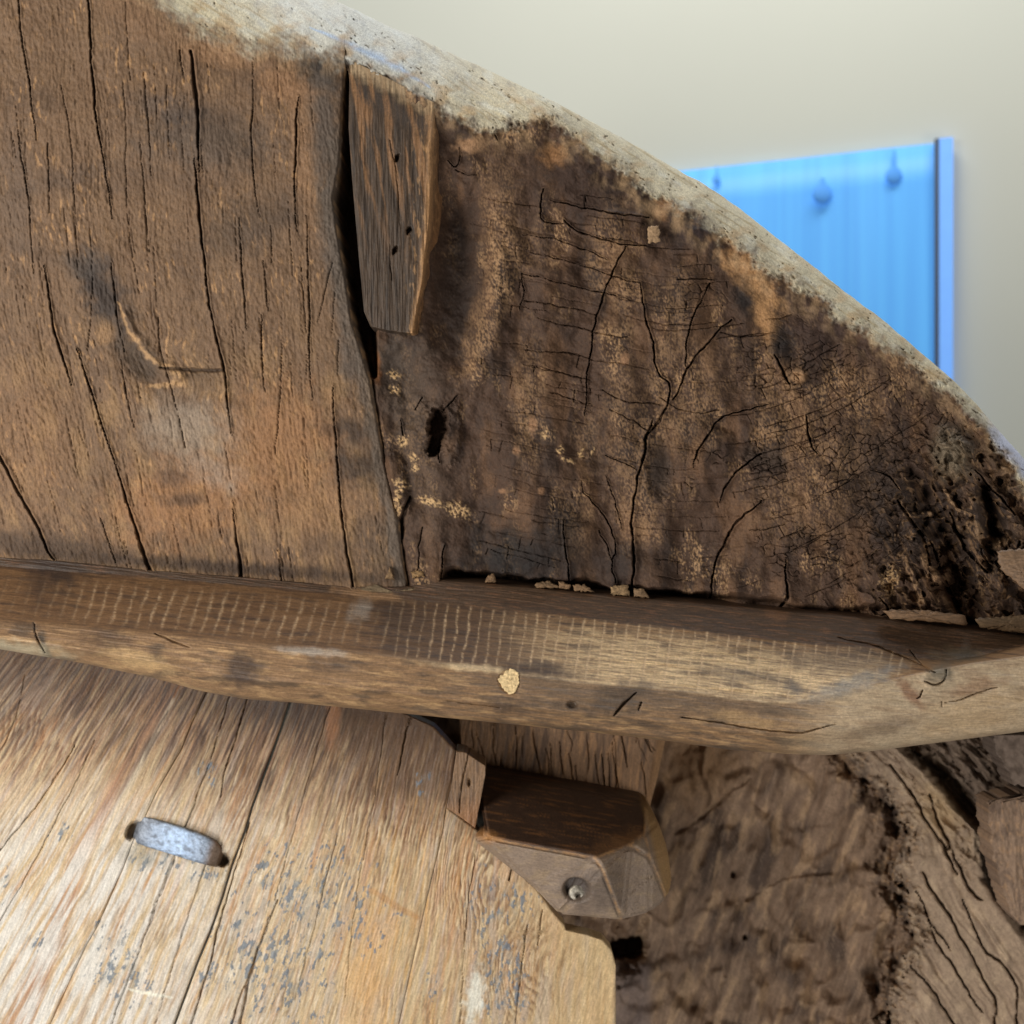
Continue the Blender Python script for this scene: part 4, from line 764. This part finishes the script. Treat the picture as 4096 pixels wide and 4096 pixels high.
board_plank(lambda q: -260 + 0 * q, lambda q: np.maximum(c1(q), -6), BT, 270, 430, "left pale plank with a reddish band", 0, .4, 0, 0, .5)
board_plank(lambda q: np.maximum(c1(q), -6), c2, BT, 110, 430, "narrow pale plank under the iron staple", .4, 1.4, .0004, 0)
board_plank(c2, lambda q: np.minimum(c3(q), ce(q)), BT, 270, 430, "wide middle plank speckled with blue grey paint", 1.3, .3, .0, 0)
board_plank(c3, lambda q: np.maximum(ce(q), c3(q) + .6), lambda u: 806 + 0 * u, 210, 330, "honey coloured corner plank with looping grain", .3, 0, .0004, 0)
# short upright strip at the corner
su, sv = patch(curve_v([(1812, 2990), (1825, 3008), (1806, 3140), (1785, 3232), (1780, 3330)]), curve_v([(1940, 2990), (1941, 3102), (1901, 3312), (1898, 3340)]), curve([(1780, 3000), (1825, 3006), (1860, 3010), (1945, 3066)]), curve([(1770, 3226), (1785, 3230), (1850, 3275), (1905, 3316), (1950, 3330)]), 44, 90)
h = .8 * fbm(su / 2, sv / 30, 3, 451) - 5 * stroke(su, sv, [(1872, 3010), (1846, 3130), (1838, 3250)], [6, 8, 6], .3) - 5 * blob(su, sv, 1876, 3130, 7, 16, 0, .5, .2)
c = np.broadcast_to(lin(128, 100, 74), su.shape + (3,)).copy(); c = mix(c, lin(92, 72, 56), ss(0, .5, fbm(su / 3, sv / 30, 3, 453)) * .8)
c = mix(c, lin(160, 112, 74), ss(796, 826, sv + .25 * (su - 450)) * .6)
child(sheet("strip", unproj(su, sv, BO_Y - .004 - h / 1000), c, MBO, board, .03), board)

# iron staple: a forged flat strap, bent into the wood at both ends
cl = np.array([(536, 3330), (556, 3318), (600, 3332), (700, 3362), (800, 3396), (850, 3415), (876, 3432), (884, 3446)], float) / 4
wd = np.array([12, 14.5, 15.5, 15.5, 15, 13.5, 10.5, 7.]) * .92
up_ = np.array([-10, 0, 4, 6.2, 6.4, 5, 0.5, -9.])
tt_ = np.linspace(0, 7, 90); cx = np.interp(tt_, range(8), cl[:, 0]); cz = np.interp(tt_, range(8), cl[:, 1]); ww = np.interp(tt_, range(8), wd); uh = np.interp(tt_, range(8), up_)
kk = np.hanning(13)[1:-1]; kk /= kk.sum(); sm1 = lambda a: np.convolve(np.pad(a, 5, mode='reflect', reflect_type='odd'), kk, 'valid')
cx, cz, ww, uh = map(sm1, (cx, cz, ww, uh))
nw = 40; across = np.linspace(-1, 1, nw)
tn = np.array([.30, .954]); tn = np.array([-.30, .95])
A2, T2 = np.meshgrid(across, np.arange(90))
SU = cx[:, None] + tn[0] * (ww[:, None]) * A2; SV = cz[:, None] + tn[1] * ww[:, None] * A2
hh = uh[:, None] + 1.6 * (1 - np.abs(A2) ** 6) + .22 * fbm(SU / 3, SV / 3, 3, 461) + .4 * fbm(SU / 14, SV / 14, 2, 463)
y = BO_Y - hh / 1000
mt = fbm(SU / 7, SV / 7, 4, 465)
c = np.broadcast_to(lin(134, 140, 150), SU.shape + (3,)).copy(); c = mix(c, lin(178, 200, 228), (np.exp(-((np.linspace(0, 7, 90)[:, None] - 3.1) / 1.0) ** 2) * (.7 + .5 * fbm(SU / 4, SV / 4, 3, 467)))); c = mix(c, lin(92, 96, 104), ss(0, .5, mt) * .7); c = mix(c, lin(116, 92, 70), ss(4.3, 5.1, np.interp(np.arange(90), range(90), tt_))[:, None] * np.ones(A2.shape) * .9)  # light blue middle is a painted reflection
mi = wood("forged_iron", .42, .5, (300, 300, 300), .5, .25); mi.node_tree.nodes["Principled BSDF"].inputs["Metallic"].default_value = .45
P = unproj(SU, SV, y)
back = P.copy(); back[..., 1] += .0032
n0 = P.shape[0] * nw; f = grid_faces(90, nw); fb = f[:, ::-1] + n0; idx = np.arange(n0).reshape(90, nw)
rg = np.r_[idx[0, :], idx[1:, -1], idx[-1, -2::-1], idx[-2:0:-1, 0]]; j = np.arange(len(rg)); k2 = (j + 1) % len(rg)
fs = np.stack([rg[j], rg[k2], rg[k2] + n0, rg[j] + n0], -1)
stp = link_mesh("staple", np.r_[P.reshape(-1, 3), back.reshape(-1, 3)], np.r_[f, fb, fs], mi, None, np.r_[c.reshape(-1, 3), c.reshape(-1, 3)]); child(stp, board)

# ------------------------------------------------------------------ carved block with a bolt
blk = thing("carved_block", "faceted dark wooden block with a sunken round bolt beside the pale board", "block", (.10, 1.06, -.36))
# facet corners: (u,v 4096 grid, depth)
Pk = dict(a=(1895, 3085, 1.125), b=(2583, 3207, 1.125), c=(2579, 3338, 1.065), d=(2380, 3432, 1.020), e=(1945, 3352, 1.035), f=(2409, 3479, 1.012), g=(2488, 3683, 1.040), h=(2238, 3662, 1.045), i=(2130, 3548, 1.045), j=(2600, 3655, 1.055), p=(2668, 3600, 1.07), k=(2690, 3540, 1.085), q=(2672, 3400, 1.09), l=(2632, 3285, 1.10), m=(1890, 3360, 1.06), n=(2520, 3380, 1.043), o=(2600, 3430, 1.055))
def facet_mesh():
    import bmesh
    bm = bmesh.new(); V = {}
    for k_, (a, b, d) in Pk.items(): V[k_] = bm.verts.new(unproj(a / 4, b / 4, d))
    def bk(k_, dy=.14): p = V[k_].co.copy(); p.y += dy; return bm.verts.new(p)
    faces = ["abcnde" , "mdX"]
    bm.faces.new([V[q_] for q_ in "aedncb"]); bm.faces.new([V[q_] for q_ in "emihgfd"]); bm.faces.new([V[q_] for q_ in "dfgjpon"]); bm.faces.new([V[q_] for q_ in "noc"]); bm.faces.new([V[q_] for q_ in "bcopkql"])
    loop = "bamihgjkl"
    loop = "aemihgjpkqlb"
    B2 = [bk(q_) for q_ in loop]
    for i_ in range(len(loop)):
        a, b = V[loop[i_]], V[loop[(i_ + 1) % len(loop)]]
        try: bm.faces.new([a, b, B2[(i_ + 1) % len(loop)], B2[i_]][::-1])
        except ValueError: pass
    bm.faces.new(B2)
    bmesh.ops.recalc_face_normals(bm, faces=bm.faces)
    bmesh.ops.triangulate(bm, faces=bm.faces)
    bmesh.ops.bevel(bm, geom=[e for e in bm.edges if len(e.link_faces) == 2 and e.calc_face_angle(0) > .12], offset=.0036, segments=3, affect='EDGES')
    bmesh.ops.triangulate(bm, faces=bm.faces)
    for _ in range(9):
        es = [e for e in bm.edges if e.calc_length() > .0035]
        if not es or len(bm.faces) > 90000: break
        bmesh.ops.subdivide_edges(bm, edges=es, cuts=1); bmesh.ops.triangulate(bm, faces=[f_ for f_ in bm.faces if len(f_.verts) > 3])
    me = bpy.data.meshes.new("block_body"); bm.to_mesh(me); bm.free(); return me
me = facet_mesh(); nv = len(me.vertices); co = np.empty(nv * 3, np.float32); me.vertices.foreach_get("co", co); co = co.reshape(-1, 3).astype(float)
bu = co[:, 0] / co[:, 1] * F + 512; bv = 512 - co[:, 2] / co[:, 1] * F
edge_lines = [[(1901, 3312), (1945, 3352), (2150, 3392), (2380, 3432), (2520, 3380), (2579, 3338), (2583, 3207)], [(2380, 3432), (2409, 3479), (2450, 3580), (2488, 3683)], [(2520, 3380), (2600, 3430), (2640, 3520), (2668, 3600)], [(2579, 3338), (2600, 3430)]]
front = co[:, 1] < 1.128
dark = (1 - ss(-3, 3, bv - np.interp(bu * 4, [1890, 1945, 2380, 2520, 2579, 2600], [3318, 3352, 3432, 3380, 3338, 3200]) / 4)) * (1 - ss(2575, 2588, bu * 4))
g1 = fbm(bu / 40, (bv - .16 * bu) / 1.8, 3, 501)
c = np.broadcast_to(lin(136, 116, 98), (nv, 3)).copy(); c = mix(c, lin(154, 130, 100), ss(0, .5, fbm(bu / 24, bv / 9, 4, 503)) * .5); c = mix(c, lin(88, 76, 68), blob(bu, bv, 2370, 3560, 130, 110, 10, .8, .4) * .7)
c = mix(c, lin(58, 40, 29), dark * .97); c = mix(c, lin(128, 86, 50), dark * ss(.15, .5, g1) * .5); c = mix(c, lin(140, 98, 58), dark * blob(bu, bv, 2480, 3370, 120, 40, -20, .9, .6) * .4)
c = mix(c, lin(170, 120, 70), blob(bu, bv, 1945, 3345, 70, 26, 20, .7, .5, 6) * .7)
c = mix(c, lin(164, 126, 74), ss(2600, 2630, bu * 4 - (bv * 4 - 3400) * .25) * .7)
for p in edge_lines:
    c = mix(c, lin(196, 148, 96), stroke(bu, bv, p, 16) * front * .6 * ss(-.5, .2, fbm(bu / 9, bv / 9, 2, 7)))
hole = blob(bu, bv, 2307, 3560, 54, 46, 10, .22, .03)
rim_ = blob(bu, bv, 2307, 3560, 74, 64, 10, .22, .03)
dy = (12 * hole - .6 * g1 * .5 - 1.4 * fbm(bu / 30, bv / 30, 3, 505)) * front / 1000
dy = dy + (1 / 1000) * 3 * ss(0, .8, stroke(bu, bv, [(2490, 3610), (2560, 3540), (2620, 3500)], [3, 6, 3], .2)) * front
co[:, 1] += dy
c = mix(c, lin(70, 60, 54), hole * .8)
fa = np.array([p.vertices[:] for p in me.polygons]); bpy.data.meshes.remove(me)
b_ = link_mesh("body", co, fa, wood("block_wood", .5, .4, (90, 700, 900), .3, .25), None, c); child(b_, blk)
# bolt: domed head with a dark socket
bc = unproj(np.array(2312 / 4), np.array(3575 / 4), np.array(1.043)); r0 = 38 / 4 / F * 1.04
prof = [(.0, 3.2), (.16, 2.9), (.2, -1.2 + 4.2), (.22, 4.4), (.5, 4.1), (.8, 2.6), (.97, .8), (1, 0), (1.0, -4)]
prof = [(.02, -1.0), (.24, -1.0), (.28, 2.6), (.5, 2.5), (.8, 1.8), (.95, .7), (1, 0), (1.0, -6)]
n = 40; co = []; f = []
for (pr, ph) in prof:
    for k_ in range(n):
        an = 2 * math.pi * k_ / n; off = .12 if pr < .3 else 0
        co.append((bc[0] + r0 * (pr * math.cos(an)), bc[1] - ph / 1000, bc[2] + r0 * (pr * math.sin(an) - off * 1.6)))
for i_ in range(len(prof) - 1):
    for k_ in range(n): f.append((i_ * n + k_, (i_ + 1) * n + k_, (i_ + 1) * n + (k_ + 1) % n, i_ * n + (k_ + 1) % n))
bo = link_mesh("bolt", np.array(co), f, plain("worn_steel", (.34, .30, .24), .5, .6, .45, 260, .5)); child(bo, blk)

# ------------------------------------------------------------------ upright timber behind
post = thing("timber_post", "short grey brown upright timber with dark checks above the carved block", "timber", (.06, 1.17, -.25))
u, v = patch(curve_v([(1836, 2780), (1838, 2900), (1846, 3000), (1840, 3300)]), curve_v([(2672, 2780), (2660, 2964), (2630, 3110), (2604, 3206), (2590, 3300)]), lambda u: 700 + 0 * u, lambda u: 815 + 0 * u, 220, 130)
g = u + .10 * (v - 750) + 3 * fbm(u / 40, v / 50, 3, 521)
h = 1.0 * fbm(g / 3, v / 60, 3, 523) + 4 * fbm(u / 50, v / 60, 3, 525)
c = np.broadcast_to(lin(128, 98, 72), u.shape + (3,)).copy(); c = mix(c, lin(84, 64, 50), ss(-.1, .4, fbm(g / 6, v / 90, 4, 527)) * .8); c = mix(c, lin(170, 128, 88), ss(.1, .5, fbm(g / 5, v / 40, 3, 529)) * .5)
r = np.random.RandomState(9)
for i in range(34):
    x0 = r.uniform(1880, 2600); y0 = r.uniform(2860, 3080); L = r.uniform(70, 230)
    h = h - 7 * ss(0, .8, stroke(u, v, [(x0, y0), (x0 + r.randn() * 8 + 6, y0 + L / 2), (x0 + 14 + r.randn() * 12, y0 + L)], [3, r.uniform(6, 13), 3], .3)) * r.uniform(.4, 1)
m = ss(-14, 0, u - np.interp(v * 4, [2780, 2964, 3110, 3206], [2672, 2660, 2630, 2604]) / 4)
h = h - 10 * m ** 2; c = mix(c, lin(172, 132, 92), m * .6)
child(sheet("body", unproj(u, v, 1.165 - h / 1000), c, wood("post_wood", .6, .3, (800, 800, 80), .4, .3), post, .1), post)

# ------------------------------------------------------------------ hollow weathered log, lower right
log = thing("weathered_log", "gnarled hollow log of grey brown eroded wood in the lower right corner", "log", (.4, 1.3, -.5))
MLG = wood("eroded_wood", .74, .2, (200, 200, 130), .3, .2)
u, v = patch(lambda v: 395 + 0 * v, lambda v: 1290 + 0 * v, lambda u: 650 + 0 * u, lambda u: 1046 + 0 * u, 480, 340, f1=.27)
RID = curve_v([(2450, 2600), (2640, 2960), (2800, 3060), (3230, 3100), (3420, 3240), (3560, 3300), (3590, 3420), (3500, 3500), (3520, 3560), (3600, 3640), (3650, 3780), (3580, 3900), (3540, 4100), (3520, 4300)])
RID = curve_v([(3280, 2600), (3360, 2990), (3440, 3090), (3540, 3180), (3620, 3330), (3600, 3400), (3560, 3480), (3600, 3560), (3640, 3700), (3660, 3760), (3600, 3860), (3560, 3950), (3560, 4020), (3530, 4120), (3520, 4300)])
CRV = curve_v([(3300, 2600), (3560, 2960), (3700, 3080), (3830, 3230), (3930, 3320), (3960, 3520), (4020, 3640), (4110, 3760), (4330, 4096), (4460, 4300)])
rw = RID(v) + 9 * fbm(u / 16, v / 13, 4, 601) + 3 * fbm(u / 4, v / 4, 2, 602)
bark = ss(-3, 4, u - rw)
wu = u + 14 * fbm(u / 40, v / 50, 3, 603); wv = v + 14 * fbm(u / 40, v / 50, 3, 604)
bend = wu - 650 + .30 * (wv - 880) - .0016 * (wv - 880) * (wu - 700)
bs = u - 650 + .32 * (v - 880) + 5 * fbm(u / 50, v / 60, 2, 600)
flow = fbm(bs / 24, v / 62, 4, 605); flow2 = fbm(bs / 8, v / 46, 4, 606)
swell = fbm(wu / 60, wv / 70, 3, 607)
swell2 = fbm((wu + .3 * wv) / 28, wv / 44, 2, 609)
fib = fbm((u + .32 * v + 3 * fbm(u / 30, v / 50, 2, 617)) / 2.6, (v - .2 * u) / 34, 3, 615)
h = (1 - bark) * (26 * swell + 11 * swell2 + 2 * flow + .5 * flow2 + .3 * fib + .4 * fbm(u / 5, v / 8, 3, 608))
hol = np.exp(-(((u - 740) / 150) ** 2 + ((v - 950) / 150) ** 2)) * 30
h = h - hol * (1 - bark)
q = u - CRV(v); qw = q + 5 * fbm(u / 30, v / 30, 3, 610)
crev = fbm(qw / 5.5, (v + .4 * q) / 110, 3, 611)
lipw = fbm(qw / 16, (v + .4 * q) / 150, 3, 612)
hb = 30 + 9 * fbm(u / 50, v / 60, 3, 613) + 1.6 * crev + 5 * lipw
c1_ = np.zeros(u.shape)
for p, w in (([(3690, 3490), (3750, 3590), (3820, 3700), (3900, 3860), (3990, 4000), (3980, 4110)], [10, 14, 12, 12, 12, 9]), ([(3810, 3400), (3850, 3520), (3900, 3580), (3930, 3600)], [8, 14, 16, 6]), ([(3850, 3600), (3920, 3780), (4010, 3850), (4080, 3960), (4060, 4110)], [4, 10, 10, 12, 10]),
      ([(3700, 3640), (3760, 3790), (3850, 3920), (3930, 4050)], [4, 10, 10, 6]), ([(3640, 3860), (3730, 3960), (3820, 4100)], [4, 10, 8]), ([(3760, 3360), (3800, 3430), (3830, 3500)], [16, 14, 4]), ([(3640, 3000), (3800, 3100), (3870, 3200)], [6, 20, 10]), ([(3720, 3180), (3760, 3300), (3800, 3390)], [8, 20, 20]), ([(3980, 3500), (4010, 3600), (4000, 3610)], [8, 14, 8]),
      ([(3660, 3560), (3720, 3680), (3800, 3800)], [5, 9, 4]), ([(3560, 3060), (3660, 3180), (3700, 3290), (3790, 3400)], [8, 16, 14, 8])):
    c1_ = np.maximum(c1_, ss(0, .9, stroke(u, v, p, np.array(w) * 1.2, .6)))
hb = hb - 14 * c1_
hb = hb - 60 * np.exp(-((q - 9 - 4 * fbm(u / 12, v / 12, 3, 614)) / (7 + 4 * ss(760, 830, v) * (1 - ss(870, 930, v)))) ** 2)      # the open split along the lip
lip = np.exp(-((q + 7) / 9) ** 2); hb = hb + 7 * lip
up_r = ss(6, 22, q); hb = hb - up_r * 26
t_ = 2.6 * fbm((u + v) / 40, (u - v) / 13, 4, 616); fl = np.floor(t_); terr = fl + ss(.7, 1, t_ - fl)
hb = hb + (up_r * 7 + 5 * ss(-50, -15, q) * (1 - ss(-15, -6, q)) * (1 - ss(850, 900, v))) * terr
h = h + bark * hb
rag = np.exp(-((u - rw) / 20) ** 2)
t2 = 2.4 * fbm((u + .5 * v) / 22, (v - .5 * u) / 14, 4, 621); f2_ = np.floor(t2); ter2 = f2_ + ss(.7, 1, t2 - f2_)
h = h + rag * (6 * ter2) - 26 * rag * ss(-.15, .25, fbm(u / 20, v / 26, 3, 623)) * (1 - bark * .6)
c = np.broadcast_to(lin(128, 104, 84), u.shape + (3,)).copy()
c = mix(c, lin(70, 56, 48), ss(-.12, .35, .5 * flow + .5 * swell2 - .08) * .85)
c = mix(c, lin(160, 134, 108), (1 - bark) * ss(.05, .5, fib) * .28); c = mix(c, lin(84, 68, 56), (1 - bark) * ss(.05, .5, -fib) * .25)
c = mix(c, lin(178, 146, 112), ss(.05, .45, fbm(bs / 15, v / 44, 4, 633)) * .5)
c = mix(c, lin(92, 72, 58), ss(.1, .5, flow2) * .5)
c = mix(c, lin(152, 130, 108), bark * .9); c = mix(c, lin(118, 98, 82), bark * ss(0, .5, crev) * .55); c = mix(c, lin(178, 154, 126), bark * ss(.1, .5, fbm(u / 14, v / 22, 4, 635)) * .45)
c = mix(c, lin(96, 80, 70), bark * up_r * .6); c = mix(c, lin(170, 142, 106), bark * blob(u, v, 3760, 3230, 90, 130, -30, .9, .6, 9) * .7)
c = mix(c, lin(156, 122, 88), blob(u, v, 2800, 3060, 170, 190, 10, .8, .35) * .6)
c = mix(c, lin(66, 54, 48), rag * ss(-.2, .4, fbm(u / 10, v / 10, 3, 637)) * .55)
c = mix(c, lin(176, 136, 94), rag * ss(.72, .9, t2 - f2_) * ss(-.2, .4, fbm(u / 8, v / 8, 3, 638)) * .6)
for (bx, by, r_) in ((2935, 3498, 11), (2980, 3750, 10), (3220, 3710, 55), (3350, 3980, 46)):
    h = h - 14 * blob(u, v, bx, by, r_, r_ * 1.1, 0, .8, .3)
for p_ in ([(2990, 3600), (3080, 3530), (3180, 3500), (3330, 3490)], [(2950, 3620), (2930, 3760), (2900, 3900)], [(2700, 3330), (2800, 3280), (2900, 3180), (3000, 3110)]):
    h = h - 5 * ss(0, 1, stroke(u, v, p_, 26, .4))
su_, sv_ = u + 3 * fbm(u / 6, v / 6, 3, 640), v + 3 * fbm(u / 7, v / 7, 3, 641)
slot = (ss(606, 612, su_) * (1 - ss(638, 646, u + 2 * fbm(v / 5, u / 5, 2, 3))) * ss(937, 942, sv_ + .1 * (u - 620)) * (1 - ss(955, 960, sv_)))
h = h - 70 * slot - 40 * blob(u, v, 2500, 3780, 70, 130, 15, .8, .4, 12)
c = mix(c, lin(120, 104, 96), ss(606, 612, u) * (1 - ss(646, 656, u)) * ss(960, 966, v) * .7)
y = np.interp(u, [395, 600, 760, 900, 1046], [1.34, 1.275, 1.25, 1.22, 1.19]) - h / 1000
y = np.maximum(y, 1.1)
child(sheet("trunk", unproj(u, v, y), c, MLG, log, .12), log)
u, v = patch(curve_v([(3990, 2900), (3985, 3000), (4080, 3180), (3950, 3200), (3955, 3240), (3970, 3400), (4000, 3520), (4040, 3640), (4070, 3690), (4100, 3720)]), lambda v: 1280 + 0 * v, lambda u: np.interp(u * 4, [3940, 3985, 4060, 4200], [3190, 3140, 3165, 3205]) / 4 + 1.5 * pn(u / 4, u * 0, 31), lambda u: 925 + 0 * u, 90, 150, f1=.75)
u = u + (2.6 * pn(v / 9, v * 0, 33) + 1.2 * pn(v / 3, v * 0, 35)) * (1 - ss(0, 20, u - u[:, :1]))
v0 = np.interp(u * 4, [3940, 3985, 4060, 4200], [3170, 3135, 3165, 3200]) / 4
h = 2.5 * fbm(u / 12, v / 30, 4, 651) + 1.2 * fbm(u / 3, v / 14, 3, 653) - 6 * (1 - ss(0, 8, u - u[:, :1]))
c = np.broadcast_to(lin(138, 114, 94), u.shape + (3,)).copy(); c = mix(c, lin(98, 80, 68), ss(-.1, .4, fbm(u / 9, v / 24, 4, 655)) * .7); c = mix(c, lin(164, 130, 98), ss(.1, .5, fbm(u / 5, v / 9, 3, 657)) * .5)
child(sheet("bark_flake", unproj(u, v, 1.13 - h / 1000), c, MLG, log, .03), log)
u, v = patch(curve_v([(3975, 2930), (3985, 3010), (4020, 3060), (4080, 3180), (4120, 3260)]), lambda v: 1280 + 0 * v, lambda u: 735 + 0 * u, lambda u: 786 + 4 * pn(u / 7, u * 0, 41), 60, 60, f1=.76)
u = u + (2.6 * pn(v / 7, v * 0, 37) + 1.0 * pn(v / 2.6, v * 0, 39)) * (1 - ss(0, 16, u - u[:, :1]))
h = 2 * fbm(u / 10, v / 14, 4, 661)
c = np.broadcast_to(lin(112, 96, 84), u.shape + (3,)).copy(); c = mix(c, lin(84, 70, 60), ss(-.1, .4, fbm(u / 9, v / 9, 4, 663)) * .7)
child(sheet("bark_flake", unproj(u, v, 1.105 - h / 1000), c, MLG, log, .03), log)
